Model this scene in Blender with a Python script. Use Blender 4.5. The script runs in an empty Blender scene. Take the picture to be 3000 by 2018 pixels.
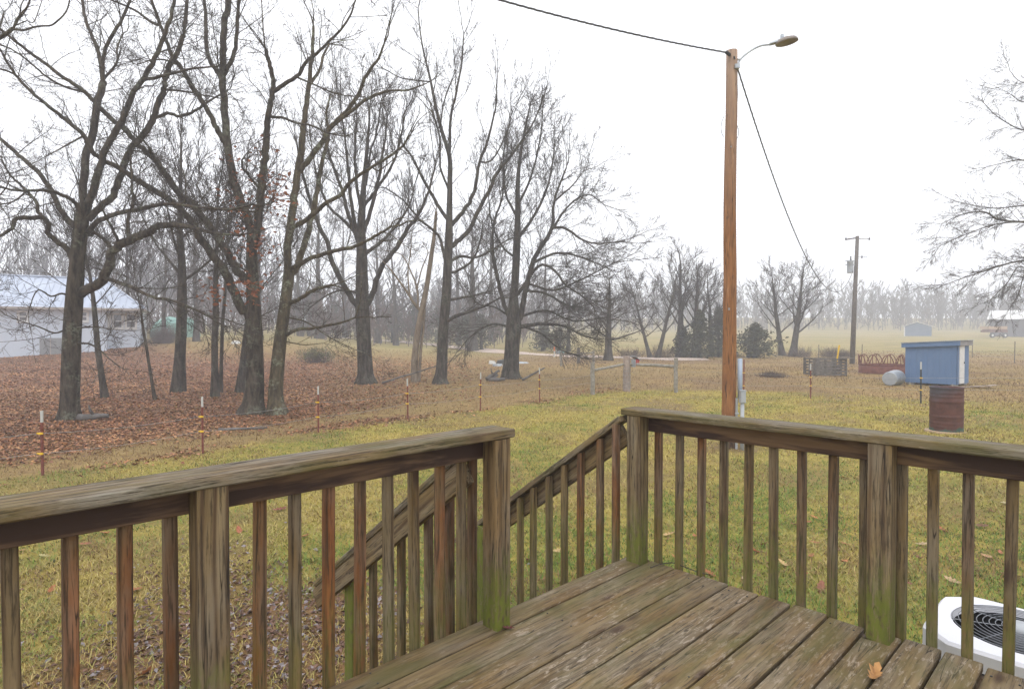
import bpy, math, random
import numpy as np
from mathutils import Matrix, Vector

# ------------------------------------------------------------------ camera, sky, sun, exposure
sc = bpy.context.scene
F, PITCH, CAMH, DECK = 1758.0, 0.0167, 2.25, 0.965
cam = bpy.data.objects.new('camera', bpy.data.cameras.new('camera'))
sc.collection.objects.link(cam)
cam.location = (0, 0, CAMH)
cam.rotation_euler = (math.pi/2 - PITCH, 0, 0)
cam.data.sensor_width = 36
cam.data.lens = 36*F/3000
cam.data.clip_start = 0.05
cam.data.clip_end = 2000
sc.camera = cam

world = bpy.data.worlds.new('World'); sc.world = world; world.use_nodes = True
wn = world.node_tree; wn.nodes.clear()
sky = wn.nodes.new('ShaderNodeTexSky'); sky.sky_type = 'NISHITA'; sky.sun_disc = False
SUN_EL, SUN_ROT = math.radians(58), math.radians(200)
sky.sun_elevation = SUN_EL; sky.sun_rotation = SUN_ROT
sky.dust_density = 6.0; sky.air_density = 1.0
hs = wn.nodes.new('ShaderNodeHueSaturation'); hs.inputs['Saturation'].default_value = 0.12
mx = wn.nodes.new('ShaderNodeMix'); mx.data_type = 'RGBA'; mx.inputs[0].default_value = 0.85   # closed cloud deck over the clear sky
mx.inputs[7].default_value = (12.2, 12.4, 13.0, 1)
bg = wn.nodes.new('ShaderNodeBackground'); bg.inputs['Strength'].default_value = 0.10
wo = wn.nodes.new('ShaderNodeOutputWorld')
wn.links.new(sky.outputs[0], hs.inputs['Color']); wn.links.new(hs.outputs[0], mx.inputs[6])
wn.links.new(mx.outputs[2], bg.inputs['Color']); wn.links.new(bg.outputs[0], wo.inputs[0])

sun = bpy.data.objects.new('sun', bpy.data.lights.new('sun', 'SUN'))
sc.collection.objects.link(sun)
sun.data.energy = 0.6; sun.data.angle = math.radians(50); sun.data.color = (1, .97, .92)
_sd = Vector((math.sin(SUN_ROT)*math.cos(SUN_EL), math.cos(SUN_ROT)*math.cos(SUN_EL), math.sin(SUN_EL)))
sun.rotation_euler = _sd.to_track_quat('Z', 'Y').to_euler()
sun.location = (0, 0, 40)

sc.view_settings.view_transform = 'Standard'; sc.view_settings.look = 'None'
sc.view_settings.exposure = 0.5; sc.view_settings.gamma = 1; sc.view_settings.use_curve_mapping = False
sc.cycles.use_denoising = True; sc.cycles.denoising_input_passes = 'RGB_ALBEDO_NORMAL'; sc.cycles.denoising_prefilter = 'NONE'
sc.cycles.max_bounces = 6; sc.cycles.diffuse_bounces = 3; sc.cycles.volume_bounces = 2
sc.cycles.transparent_max_bounces = 8; sc.cycles.caustics_reflective = False; sc.cycles.caustics_refractive = False

rng = np.random.default_rng(7)
random.seed(7)
COL = sc.collection
UP = np.array([0., 0., 1.])

# ------------------------------------------------------------------ pixel rays and the lie of the land
def ray(px, py):
    X = (px-1500)/F; z = -(py-1009)/F
    return np.array([X, math.cos(PITCH)+z*math.sin(PITCH), z*math.cos(PITCH)-math.sin(PITCH)])
def P(px, py, Y):
    r = ray(px, py); return np.array([0, 0, CAMH]) + r*(Y/r[1])
def wcos(px): return 1/np.sqrt(1+((np.asarray(px, float)-1500)/F)**2)   # round things look wider off axis
def sstep(a, b, x):
    t = np.clip((np.asarray(x, float)-a)/(b-a), 0, 1); return t*t*(3-2*t)
_lat = np.random.default_rng(3).random((256, 256))
def vnoise(x, y, s):
    x = np.asarray(x, float)/s+1000.3; y = np.asarray(y, float)/s+1000.7
    i = np.floor(x).astype(int); j = np.floor(y).astype(int); fx = x-i; fy = y-j
    fx = fx*fx*(3-2*fx); fy = fy*fy*(3-2*fy); i %= 255; j %= 255
    return (_lat[i, j]*(1-fx)+_lat[i+1, j]*fx)*(1-fy)+(_lat[i, j+1]*(1-fx)+_lat[i+1, j+1]*fx)*fy
def fbm(x, y, s): return (vnoise(x, y, s)*.5+vnoise(x, y, s*.47)*.3+vnoise(x, y, s*.21)*.2)
_R = ([-500, 20, 26, 32, 40, 50, 70, 100, 150, 165, 225, 300, 600], [0, 0, .1, .2, .31, .42, .8, 1.6, 2.9, 3.5, 8.5, 10, 12])
_L = ([-500, 20, 30, 40, 43, 48, 51, 60, 80, 100, 150, 250, 600], [0, 0, .05, .25, .35, 1.45, 1.7, 1.95, 2.5, 3.0, 4.2, 6.4, 9.4])
def g(X, Y):
    X = np.asarray(X, float); Y = np.asarray(Y, float)
    def sm(T): return sum(np.interp(Y+d, *T) for d in (-4, -2, 0, 2, 4))/5
    w = sstep(-.46, -.14, X/np.maximum(Y, 1))
    z = sm(_L)*(1-w)+sm(_R)*w
    z = z + .32*sstep(4.5, 10, X)*(1-sstep(26, 40, Y))*sstep(4, 9, Y)
    return z + (fbm(X, Y, 6)-.5)*.10*sstep(6, 25, Y) + (fbm(X, Y, 40)-.5)*.5*sstep(60, 120, Y)
_MY = np.concatenate([np.arange(2, 60, .05), np.arange(60, 320, .5)])
def G(px, py):
    """where the line of sight through a point of the photograph meets the land"""
    r = ray(px, py); X = r[0]/r[1]*_MY; Z = CAMH+r[2]/r[1]*_MY; d = Z-g(X, _MY); k = np.argmax(d < 0)
    if d[k] >= 0: k = np.argmin(np.abs(d))
    Y = _MY[k]; X = r[0]/r[1]*Y; return np.array([X, Y, float(g(X, Y))])
def on(X, Y, dz=0.): return np.array([X, Y, float(g(X, Y))+dz])

# ------------------------------------------------------------------ materials
class NT:
    def __init__(s, name):
        s.m = bpy.data.materials.new(name); s.m.use_nodes = True; s.t = s.m.node_tree; s.t.nodes.clear()
        s.out = s.n('ShaderNodeOutputMaterial'); s.b = s.n('ShaderNodeBsdfPrincipled'); s.l(s.b.outputs[0], s.out.inputs[0])
    def n(s, typ, **kw):
        nd = s.t.nodes.new(typ)
        for k, v in kw.items():
            if hasattr(nd, k): setattr(nd, k, v)
            else: s.put(nd.inputs[k.replace('_', ' ')], v)
        return nd
    def put(s, sock, v):
        if isinstance(v, bpy.types.NodeSocket): s.l(v, sock)
        elif isinstance(v, (tuple, list)) and sock.type == 'RGBA' and len(v) == 3: sock.default_value = (*v, 1)
        else: sock.default_value = v
    def l(s, a, b): s.t.links.new(a, b)
    def coord(s, k='Object'): return s.n('ShaderNodeTexCoord').outputs[k]
    def pos(s): return s.n('ShaderNodeNewGeometry').outputs['Position']
    def mp(s, v, scale=(1, 1, 1), loc=(0, 0, 0)):
        m = s.n('ShaderNodeMapping'); s.put(m.inputs['Vector'], v); s.put(m.inputs['Scale'], scale); s.put(m.inputs['Location'], loc); return m.outputs[0]
    def noise(s, v, sc_, det=4, rough=.55, dist=0):
        nd = s.n('ShaderNodeTexNoise'); s.put(nd.inputs['Vector'], v); nd.inputs['Scale'].default_value = sc_
        nd.inputs['Detail'].default_value = det; nd.inputs['Roughness'].default_value = rough; nd.inputs['Distortion'].default_value = dist
        return nd.outputs['Fac']
    def ramp(s, f, stops):
        r = s.n('ShaderNodeValToRGB'); s.put(r.inputs[0], f); e = r.color_ramp.elements
        while len(e) < len(stops): e.new(.5)
        for el, (p, c) in zip(e, stops):
            el.position = p; el.color = (*c, 1) if isinstance(c, tuple) else (c, c, c, 1)
        return r.outputs[0]
    def mix(s, f, a, b, bt='MIX'):
        m = s.n('ShaderNodeMix', data_type='RGBA', blend_type=bt)
        s.put(m.inputs[0], f); s.put(m.inputs[6], a); s.put(m.inputs[7], b); return m.outputs[2]
    def math(s, op, a, b=0.):
        m = s.n('ShaderNodeMath', operation=op); s.put(m.inputs[0], a); s.put(m.inputs[1], b); return m.outputs[0]
    def mr(s, v, a, b, c=0., d=1.):
        m = s.n('ShaderNodeMapRange'); 
        for i, x in enumerate((v, a, b, c, d)): s.put(m.inputs[i], x)
        return m.outputs[0]
    def bump(s, h, st=.3, dist=.01):
        b = s.n('ShaderNodeBump'); b.inputs['Strength'].default_value = st; b.inputs['Distance'].default_value = dist
        s.put(b.inputs['Height'], h); s.l(b.outputs[0], s.b.inputs['Normal'])
    def fin(s, col, rough=.8, metal=0., spec=None):
        s.put(s.b.inputs['Base Color'], col); s.put(s.b.inputs['Roughness'], rough); s.put(s.b.inputs['Metallic'], metal)
        if spec is not None: s.b.inputs['Specular IOR Level'].default_value = spec
        return s.m

def simple(name, c1, c2, scale=4, rough=.75, metal=0., bump=0., spec=None):
    t = NT(name); n = t.noise(t.coord(), scale, 5, .6)
    if bump: t.bump(n, bump, .01)
    return t.fin(t.ramp(n, [(.3, c1), (.7, c2)]), rough, metal, spec)

def wood_mat(name, worn=0., gray=.5, algae=True, grain=1., finec=.6):
    """weathered softwood; object colour tints a piece, its alpha is how much green algae grows on its foot"""
    t = NT(name); oi = t.n('ShaderNodeObjectInfo')
    off = t.n('ShaderNodeCombineXYZ')
    for k, q in enumerate((37., 5.3, 3.1)): t.put(off.inputs[k], t.math('MULTIPLY', oi.outputs['Random'], q))
    v = t.n('ShaderNodeVectorMath', operation='ADD'); t.l(t.coord(), v.inputs[0]); t.l(off.outputs[0], v.inputs[1]); v = v.outputs[0]
    ring = t.n('ShaderNodeTexWave', wave_type='RINGS', rings_direction='X')
    t.put(ring.inputs['Vector'], t.mp(v, (.42, 1, 1))); ring.inputs['Scale'].default_value = 10; ring.inputs['Distortion'].default_value = 3.6
    ring.inputs['Detail'].default_value = 2.0; ring.inputs['Detail Scale'].default_value = .38; ring.inputs['Detail Roughness'].default_value = .55
    fine = t.noise(t.mp(v, (6.0, 115, 115)), 1, 4, .72)
    mid = t.noise(t.mp(v, (1.3, 14, 14)), 1, 5, .65, .5)
    blot = t.noise(t.mp(v, (1.6, 5, 5)), 1.5, 5, .6)
    low = t.noise(t.mp(v, (2.3, 4, 4)), 1.0, 4, .6)
    base = t.mix(t.ramp(mid, [(.30, 0.), (.70, 1.)]), (.115, .075, .036), (.285, .205, .112))
    base = t.mix(1., base, t.mix(t.ramp(low, [(.42, 1.), (.60, .3)]), (.92, .95, .88), oi.outputs['Color']), 'MULTIPLY')
    base = t.mix(t.ramp(blot, [(.42, 0.), (.64, gray)]), base, (.25, .228, .185))
    rs = t.math('MULTIPLY', t.ramp(ring.outputs['Fac'], [(.0, 1.), (.30, .25), (.6, 0.)]), t.ramp(low, [(.3, .35), (.6, 1.)]))
    base = t.mix(t.math('MULTIPLY', rs, .8*grain), base, (.075, .042, .022))
    base = t.mix(t.ramp(fine, [(.38, min(1., finec*1.35)), (.50, 0.)]), base, (.04, .028, .017))
    ck = t.noise(t.mp(v, (1.1, 26, 26), (7, 3, 1)), 1, 2, .5, .3); cm = t.math('MULTIPLY', t.ramp(t.math('ABSOLUTE', t.math('SUBTRACT', ck, .5)), [(.004, 1.), (.013, 0.)]), t.ramp(blot, [(.46, 0.), (.56, 1.)]))
    base = t.mix(t.math('MULTIPLY', cm, .9), base, (.02, .014, .009))
    kn = t.n('ShaderNodeTexVoronoi'); t.put(kn.inputs['Vector'], t.mp(v, (2.4, 6.5, 6.5))); kn.inputs['Scale'].default_value = 1.
    base = t.mix(t.ramp(kn.outputs['Distance'], [(.07, .9), (.13, .35), (.17, 0.)]), base, (.055, .03, .018))
    if worn:
        w = t.noise(t.mp(v, (15, 62, 62)), 1, 4, .7, .6); w2 = t.noise(v, 2.3, 5, .65)
        wm = t.math('MULTIPLY', t.ramp(w, [(.54, 0.), (.61, 1.)]), t.ramp(w2, [(.44, .06), (.60, .9)]))
        base = t.mix(t.math('MULTIPLY', wm, worn), base, (.46, .385, .30))
        moss = t.noise(t.mp(v, (1, 3, 3)), 2.1, 5, .65)
        base = t.mix(t.ramp(moss, [(.47, 0.), (.66, .6)]), base, (.095, .09, .024))
    if algae:
        sep = t.n('ShaderNodeSeparateXYZ'); t.l(t.pos(), sep.inputs[0])
        hgt = t.mr(sep.outputs[2], DECK+.52, DECK+.02)
        an = t.noise(t.mp(v, (3, 7, 7)), 2.2, 5, .6)
        an2 = t.noise(t.mp(v, (9, 24, 24)), 2.2, 5, .7)
        am = t.math('MULTIPLY', t.math('MULTIPLY', t.mr(t.math('ADD', t.math('MULTIPLY', hgt, .75), t.math('ADD', t.math('MULTIPLY', an, .6), t.math('MULTIPLY', an2, .35))), .70, 1.10), t.mr(an2, .36, .52, .15, 1.)), oi.outputs['Alpha'])
        base = t.mix(am, base, t.mix(an, (.066, .085, .012), (.18, .195, .026)))
    t.bump(t.math('ADD', t.math('MULTIPLY', fine, .7), t.math('MULTIPLY', ring.outputs['Fac'], .35)), .6, .005)
    return t.fin(base, .78, 0, .3)

M = {}
M['wood'] = wood_mat('weathered_wood', 0, .4, True, 1.15)
M['cap'] = wood_mat('weathered_cap_wood', .3, .9, False, 1.0, .85)
M['deck'] = wood_mat('worn_deck_wood', .6, .4, False, .4, .5)

def rail_mat():
    t = NT('stained_rail_wood'); oi = t.n('ShaderNodeObjectInfo'); v = t.coord()
    fine = t.noise(t.mp(v, (2.5, 80, 80)), 1, 4, .65); st = t.noise(t.mp(v, (1.1, 9, 9)), 1.2, 4, .6, .5)
    b = t.mix(fine, (.10, .055, .03), (.22, .145, .085))
    b = t.mix(t.ramp(st, [(.43, 0.), (.56, .92)]), b, (.028, .010, .006))
    b = t.mix(1., b, oi.outputs['Color'], 'MULTIPLY')
    t.bump(fine, .4, .004); return t.fin(b, .7)
M['rail'] = rail_mat()

def bark(name, c1, c2, lichen, la=.5, sc_=9):
    t = NT(name); v = t.coord('Object')
    n = t.noise(t.mp(v, (1, 1, .22)), sc_, 6, .7); n2 = t.noise(v, 2.4, 5, .65); n3 = t.noise(v, 14, 3, .6)
    b = t.mix(t.ramp(n, [(.38, 0.), (.62, 1.)]), c1, c2)
    lm = t.math('MULTIPLY', t.ramp(n2, [(.5, 0.), (.62, 1.)]), t.ramp(n3, [(.42, 0.), (.58, 1.)]))
    b = t.mix(t.math('MULTIPLY', lm, la), b, lichen)
    t.bump(n, .9, .04); return t.fin(b, .9, 0, .2)
M['bark'] = bark('oak_bark', (.022, .016, .011), (.105, .083, .062), (.19, .205, .15), .75)
M['bark2'] = bark('lichen_bark', (.042, .032, .019), (.125, .098, .058), (.24, .26, .185), .95)
M['barkg'] = bark('gray_bark', (.024, .019, .015), (.10, .083, .068), (.16, .17, .125), .55)
M['snag'] = bark('dead_wood', (.16, .12, .085), (.33, .27, .2), (.2, .2, .17), .3)
M['twig'] = simple('twig_bark', (.035, .026, .021), (.082, .065, .054), 3, .9)
M['deadleaf'] = simple('clinging_oak_leaf', (.20, .055, .02), (.33, .12, .045), 3, .8)
def leafmat():
    t = NT('fallen_leaf'); a = t.n('ShaderNodeVertexColor', layer_name='Col'); n = t.noise(t.pos(), 60, 3)
    return t.fin(t.mix(t.mr(n, .2, .8), a.outputs[0], t.mix(.5, a.outputs[0], (.05, .03, .02))), .7, 0, .4)
M['vcol'] = leafmat()
def oakleaf():
    t = NT('oak_leaf'); oi = t.n('ShaderNodeObjectInfo'); n = t.noise(t.coord(), 30, 4)
    return t.fin(t.mix(t.ramp(n, [(.35, .55), (.65, 0.)]), oi.outputs['Color'], t.mix(1., oi.outputs['Color'], (.35, .3, .3), 'MULTIPLY')), .65, 0, .4)
M['leaf'] = oakleaf()
M['cedar'] = simple('cedar_needles', (.026, .032, .016), (.10, .098, .052), 1.5, .85)
M['brush'] = simple('brush_twigs', (.085, .055, .045), (.16, .115, .095), 2, .9)
M['shrub'] = simple('shrub_leaves', (.09, .10, .035), (.2, .19, .07), 2, .8)
M['galv'] = simple('galvanised_steel', (.30, .33, .36), (.46, .49, .52), 6, .45, .55)
M['gray_pvc'] = simple('gray_plastic', (.33, .35, .37), (.42, .44, .46), 5, .5)
M['blue_gray'] = simple('gray_blue_guard', (.30, .36, .46), (.42, .48, .58), 3, .5)
M['cable'] = simple('black_cable', (.05, .05, .055), (.09, .09, .1), 5, .6)
M['wire'] = simple('fence_wire', (.25, .25, .25), (.4, .4, .4), 5, .5, .6)
M['tred'] = simple('red_brown_paint', (.13, .03, .02), (.22, .058, .04), 9, .6)
M['tblack'] = simple('dark_paint', (.018, .022, .022), (.05, .05, .048), 9, .6)
M['white'] = simple('white_paint', (.60, .60, .59), (.74, .74, .72), 8, .6)
M['tipwhite'] = simple('dull_white_paint', (.42, .42, .41), (.55, .55, .53), 8, .7)
M['yellow'] = simple('yellow_plastic', (.72, .42, .015), (.85, .55, .03), 8, .45)
M['red'] = simple('red_paint', (.32, .03, .025), (.42, .06, .045), 8, .6)
M['black'] = simple('black_metal', (.008, .008, .01), (.02, .02, .022), 8, .5)
M['grille'] = simple('dark_grille_wire', (.16, .17, .19), (.22, .23, .25), 8, .4, .3)
M['acwhite'] = simple('white_enamel', (.66, .66, .70), (.74, .74, .78), 3, .4)
M['oldwood'] = simple('silver_gray_wood', (.17, .15, .12), (.34, .32, .28), 9, .85, 0, .5)
M['pinkwood'] = simple('pale_rough_wood', (.27, .20, .165), (.44, .36, .31), 9, .85, 0, .5)
M['pallet'] = simple('gray_pallet_wood', (.10, .09, .082), (.22, .20, .185), 9, .85)
M['siding'] = simple('pale_siding', (.55, .61, .69), (.61, .67, .75), .7, .7)
M['fascia'] = simple('fascia_paint', (.34, .30, .27), (.42, .38, .34), 1, .7)
M['roofmetal'] = simple('pale_blue_metal_roof', (.40, .45, .55), (.50, .55, .64), .5, .4, .25)
M['graydoor'] = simple('gray_panel', (.20, .21, .215), (.27, .28, .285), 2, .7)
def glass():
    t = NT('window_glass'); n = t.noise(t.coord(), 2, 2)
    return t.fin(t.mix(n, (.06, .06, .065), (.13, .13, .135)), .12, 0, .6)
M['glass'] = glass()
M['blind'] = simple('blind', (.2, .19, .19), (.3, .29, .29), 4, .7)
M['teal'] = simple('teal_tarp', (.13, .29, .25), (.22, .38, .33), 1.5, .6)
M['barnblue'] = simple('slate_blue_metal', (.12, .17, .25), (.17, .22, .30), 1, .6)
M['barngray'] = simple('dark_gray_metal', (.09, .09, .11), (.13, .13, .15), 1, .6)
M['rustred'] = simple('rusty_red_steel', (.11, .032, .024), (.20, .075, .055), 5, .8, 0, .2)
M['rubber'] = simple('tyre_rubber', (.012, .013, .013), (.03, .03, .03), 5, .8)
M['logs'] = simple('weathered_log', (.07, .062, .055), (.20, .185, .175), 4, .9, 0, .6)
M['orange'] = simple('orange_paint', (.6, .13, .03), (.7, .18, .04), 4, .6)
M['lampgray'] = simple('weathered_reflector', (.20, .17, .15), (.30, .26, .23), 6, .6)
M['concrete'] = simple('rough_concrete', (.3, .29, .27), (.42, .4, .38), 6, .9)
M['tan'] = simple('tan_paint', (.4, .28, .18), (.5, .36, .25), 2, .8)

def pole_mat():
    t = NT('treated_pole_wood'); v = t.coord('Object')
    n = t.noise(t.mp(v, (1, 1, .07)), 34, 5, .65); n2 = t.noise(t.mp(v, (1, 1, .22)), 8, 4, .6, .4); n3 = t.noise(t.mp(v, (1, 1, .5)), 7, 3)
    b = t.mix(t.ramp(n2, [(.3, 0.), (.7, 1.)]), (.20, .078, .025), (.36, .165, .062))
    b = t.mix(t.ramp(n, [(.32, .7), (.52, 0.)]), b, (.10, .04, .016))
    b = t.mix(t.ramp(n, [(.62, 0.), (.72, .7)]), b, (.52, .33, .19))
    b = t.mix(t.ramp(n3, [(.68, 0.), (.74, .8)]), b, (.06, .028, .016))
    sep = t.n('ShaderNodeSeparateXYZ'); t.l(t.pos(), sep.inputs[0])
    b = t.mix(t.mr(sep.outputs[2], 4.2, 8., 0., .62), b, t.mix(n2, (.33, .26, .20), (.52, .42, .33)))
    b = t.mix(t.mr(sep.outputs[2], .75, .25, 0., .8), b, (.11, .085, .06))
    ck = t.noise(t.mp(v, (1, 1, .035), (3, 1, 2)), 22, 2, .5, .2); cm = t.math('MULTIPLY', t.ramp(t.math('ABSOLUTE', t.math('SUBTRACT', ck, .5)), [(.006, 1.), (.02, 0.)]), t.ramp(n2, [(.42, 0.), (.52, .9)]))
    b = t.mix(cm, b, (.03, .014, .008))
    t.bump(t.math('SUBTRACT', n, cm), .6, .012); return t.fin(b, .75, 0, .3)
M['pole'] = pole_mat()
M['oldpole'] = simple('gray_pole_wood', (.09, .078, .068), (.17, .15, .13), 6, .85)

def barrel_mat():
    t = NT('rusted_drum'); v = t.coord('Object'); n = t.noise(v, 5, 6, .65); n2 = t.noise(v, 22, 4, .6)
    b = t.mix(t.ramp(n, [(.3, 0.), (.7, 1.)]), (.06, .02, .015), (.135, .05, .037))
    b = t.mix(t.ramp(n2, [(.55, 0.), (.7, .5)]), b, (.05, .022, .018))
    sep = t.n('ShaderNodeSeparateXYZ'); t.l(v, sep.inputs[0])
    k = t.math('ADD', sep.outputs[2], t.math('MULTIPLY', t.math('SUBTRACT', n, .5), .45))
    k = t.math('SUBTRACT', k, t.math('MULTIPLY', sep.outputs[0], .55))
    b = t.mix(t.mr(k, .74, .98, 0., .7), b, t.mix(n2, (.028, .034, .045), (.085, .11, .15)))
    k2 = t.math('SUBTRACT', sep.outputs[2], t.math('MULTIPLY', t.math('SUBTRACT', n, .45), .35))
    b = t.mix(t.mr(k2, .07, .03, 0., .9), b, (.03, .085, .062))
    t.bump(n2, .4, .004); return t.fin(b, .7, .1)
M['barrel'] = barrel_mat()

def shed_mat():
    t = NT('blue_painted_boards'); v = t.coord('Object'); n = t.noise(t.mp(v, (1, 1, .1)), 9, 5, .6); n2 = t.noise(v, 2, 3)
    b = t.mix(n, (.085, .155, .29), (.12, .205, .36)); b = t.mix(t.ramp(n2, [(.5, 0.), (.7, .35)]), b, (.16, .23, .36))
    return t.fin(b, .65)
M['shed'] = shed_mat()

def ground_mat():
    t = NT('ground_cover'); v = t.pos(); a = t.n('ShaderNodeVertexColor', layer_name='Zone')
    sep = t.n('ShaderNodeSeparateColor'); t.l(a.outputs[0], sep.inputs[0])
    n1 = t.noise(v, .55, 6, .65); n2 = t.noise(v, 3.2, 6, .7); n3 = t.noise(v, 17, 4, .7); n4 = t.noise(v, 60, 3, .7)
    past = t.mix(t.ramp(n2, [(.35, 0.), (.62, 1.)]), (.185, .105, .045), (.37, .255, .105))
    past = t.mix(t.ramp(n1, [(.42, 0.), (.68, .75)]), past, (.27, .205, .075))
    past = t.mix(t.ramp(n3, [(.5, 0.), (.72, .55)]), past, (.43, .31, .16))
    lawn = t.mix(t.ramp(n2, [(.3, 0.), (.66, 1.)]), (.19, .15, .032), (.42, .325, .08))
    lawn = t.mix(t.ramp(n1, [(.45, 0.), (.65, .6)]), lawn, (.15, .20, .022))
    lawn = t.mix(t.ramp(n3, [(.5, 0.), (.7, .5)]), lawn, (.50, .40, .13))
    leaf = t.mix(t.ramp(n3, [(.35, 0.), (.65, 1.)]), (.10, .045, .022), (.29, .15, .078))
    leaf = t.mix(t.ramp(n4, [(.5, 0.), (.7, .6)]), leaf, (.44, .26, .15))
    leaf = t.mix(t.ramp(n2, [(.35, .5), (.55, 0.)]), leaf, (.075, .043, .028))
    dirt = t.mix(n3, (.12, .072, .04), (.27, .175, .10))
    fld = t.mix(t.ramp(n1, [(.35, 0.), (.65, 1.)]), (.27, .205, .075), (.36, .285, .12))
    fld = t.mix(t.ramp(t.noise(v, .12, 4), [(.45, 0.), (.6, .6)]), fld, (.215, .195, .065))
    b = t.mix(sep.outputs[1], past, lawn)
    b = t.mix(t.math('MULTIPLY', a.outputs[1], 1.0), fld, b)
    b = t.mix(sep.outputs[0], b, leaf)
    b = t.mix(sep.outputs[2], b, dirt)
    t.bump(t.math('ADD', t.math('MULTIPLY', n3, .6), t.math('MULTIPLY', n4, .4)), .8, .05)
    return t.fin(b, .95, 0, .15)
M['ground'] = ground_mat()
M['gravel'] = simple('pink_gravel', (.42, .32, .26), (.58, .47, .40), 1.5, .95)

# ------------------------------------------------------------------ objects
WM = {}
def tag(o, label=None, cat=None, group=None, kind=None):
    if label: o['label'] = label
    if cat: o['category'] = cat
    if group: o['group'] = group
    if kind: o['kind'] = kind
    return o
def place(o, parent, mw):
    o.parent = parent
    o.matrix_basis = (WM[parent].inverted() @ mw) if parent else mw
    WM[o] = mw; COL.objects.link(o); return o
def empty(name, loc, label=None, cat=None, group=None, parent=None):
    o = bpy.data.objects.new(name, None); o.empty_display_size = .2
    place(o, parent, Matrix.Translation(Vector(loc))); return tag(o, label, cat, group)
def mesh_np(name, V, Fc, smooth=False, cols=None, sizes=None):
    """V (n,3); Fc (m,k) int array of equal polygons, or flat array with sizes"""
    me = bpy.data.meshes.new(name); V = np.asarray(V, np.float32)
    me.vertices.add(len(V)); me.vertices.foreach_set('co', V.ravel())
    if sizes is None:
        Fc = np.asarray(Fc, np.int32); sizes = np.full(len(Fc), Fc.shape[1], np.int32); flat = Fc.ravel()
    else: flat = np.asarray(Fc, np.int32); sizes = np.asarray(sizes, np.int32)
    me.loops.add(len(flat)); me.loops.foreach_set('vertex_index', flat)
    me.polygons.add(len(sizes)); me.polygons.foreach_set('loop_start', np.concatenate(([0], np.cumsum(sizes)[:-1])).astype(np.int32))
    me.update(calc_edges=True)
    if smooth: me.polygons.foreach_set('use_smooth', np.ones(len(sizes), bool))
    if cols is not None:
        a = me.color_attributes.new('Col' if cols[0] == 'Col' else cols[0], 'FLOAT_COLOR', 'POINT')
        a.data.foreach_set('color', np.asarray(cols[1], np.float32).ravel())
    me.validate(); return me

class MB:
    def __init__(s): s.v = []; s.f = []; s.n = 0
    def add(s, v, f):
        s.v += [tuple(map(float, p)) for p in v]; s.f += [tuple(i+s.n for i in q) for q in f]; s.n += len(v); return s
    def box(s, c, sz, R=None):
        c = np.asarray(c, float); h = np.asarray(sz, float)/2
        q = np.array([(x, y, z) for x in (-1, 1) for y in (-1, 1) for z in (-1, 1)])*h
        if R is not None: q = q @ np.asarray(R, float).T
        return s.add(q+c, [(0, 1, 3, 2), (4, 6, 7, 5), (0, 4, 5, 1), (2, 3, 7, 6), (0, 2, 6, 4), (1, 5, 7, 3)])
    def bar(s, a, b, w, h, up=UP):
        a = np.asarray(a, float); b = np.asarray(b, float); d = b-a; L = np.linalg.norm(d); d = d/L
        y = np.cross(up, d); y = y/np.linalg.norm(y); z = np.cross(d, y)
        return s.box((a+b)/2, (L, w, h), np.stack([d, y, z], 1))
    def tube(s, pts, r, n=8, cap=True):
        pts = np.asarray(pts, float); k = len(pts); r = np.broadcast_to(np.asarray(r, float), (k,))
        t = np.gradient(pts, axis=0); t /= np.linalg.norm(t, axis=1)[:, None]+1e-12
        ref = np.array([1, .13, .07]) if abs(t[0][0]) < .8 else np.array([.1, 1, .1])
        u = np.cross(t, ref); u /= np.linalg.norm(u, axis=1)[:, None]; w = np.cross(t, u)
        a = np.arange(n)*2*math.pi/n
        V = pts[:, None]+r[:, None, None]*(u[:, None]*np.cos(a)[None, :, None]+w[:, None]*np.sin(a)[None, :, None])
        f = [(i*n+j, i*n+(j+1) % n, (i+1)*n+(j+1) % n, (i+1)*n+j) for i in range(k-1) for j in range(n)]
        if cap: f += [tuple(range(n))[::-1], tuple((k-1)*n+j for j in range(n))]
        return s.add(V.reshape(-1, 3), f)
    def lathe(s, prof, c, n=24, R=None):
        """prof [(r,z)], revolved about z through c"""
        a = np.arange(n)*2*math.pi/n; V = np.array([(r*math.cos(t), r*math.sin(t), z) for r, z in prof for t in a])
        if R is not None: V = V @ np.asarray(R, float).T
        k = len(prof)
        return s.add(V+np.asarray(c, float), [(i*n+j, i*n+(j+1) % n, (i+1)*n+(j+1) % n, (i+1)*n+j) for i in range(k-1) for j in range(n)])
    def poly(s, pts): return s.add(pts, [tuple(range(len(pts)))])
    def prism(s, pts, vec):
        pts = np.asarray(pts, float); n = len(pts)
        return s.add(np.concatenate([pts, pts+np.asarray(vec, float)]), [tuple(range(n))[::-1], tuple(range(n, 2*n))]+[(i, (i+1) % n, n+(i+1) % n, n+i) for i in range(n)])
    def build(s, name, m, parent=None, loc=None, smooth=False, color=None):
        o = WM[parent].translation if parent else Vector(loc if loc is not None else (0, 0, 0))
        me = bpy.data.meshes.new(name); off = np.array(o)
        me.from_pydata([tuple(np.array(p)-off) for p in s.v], [], s.f); me.materials.append(M[m] if isinstance(m, str) else m)
        if smooth: me.polygons.foreach_set('use_smooth', np.ones(len(me.polygons), bool))
        me.validate(); ob = bpy.data.objects.new(name, me)
        if color: ob.color = color
        return place(ob, parent, Matrix.Translation(o))
def copy_tree(o, parent, mw_shift):
    c = o.copy()
    place(c, parent, mw_shift @ WM[o])
    for ch in list(o.children): copy_tree(ch, c, mw_shift)
    return c

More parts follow.
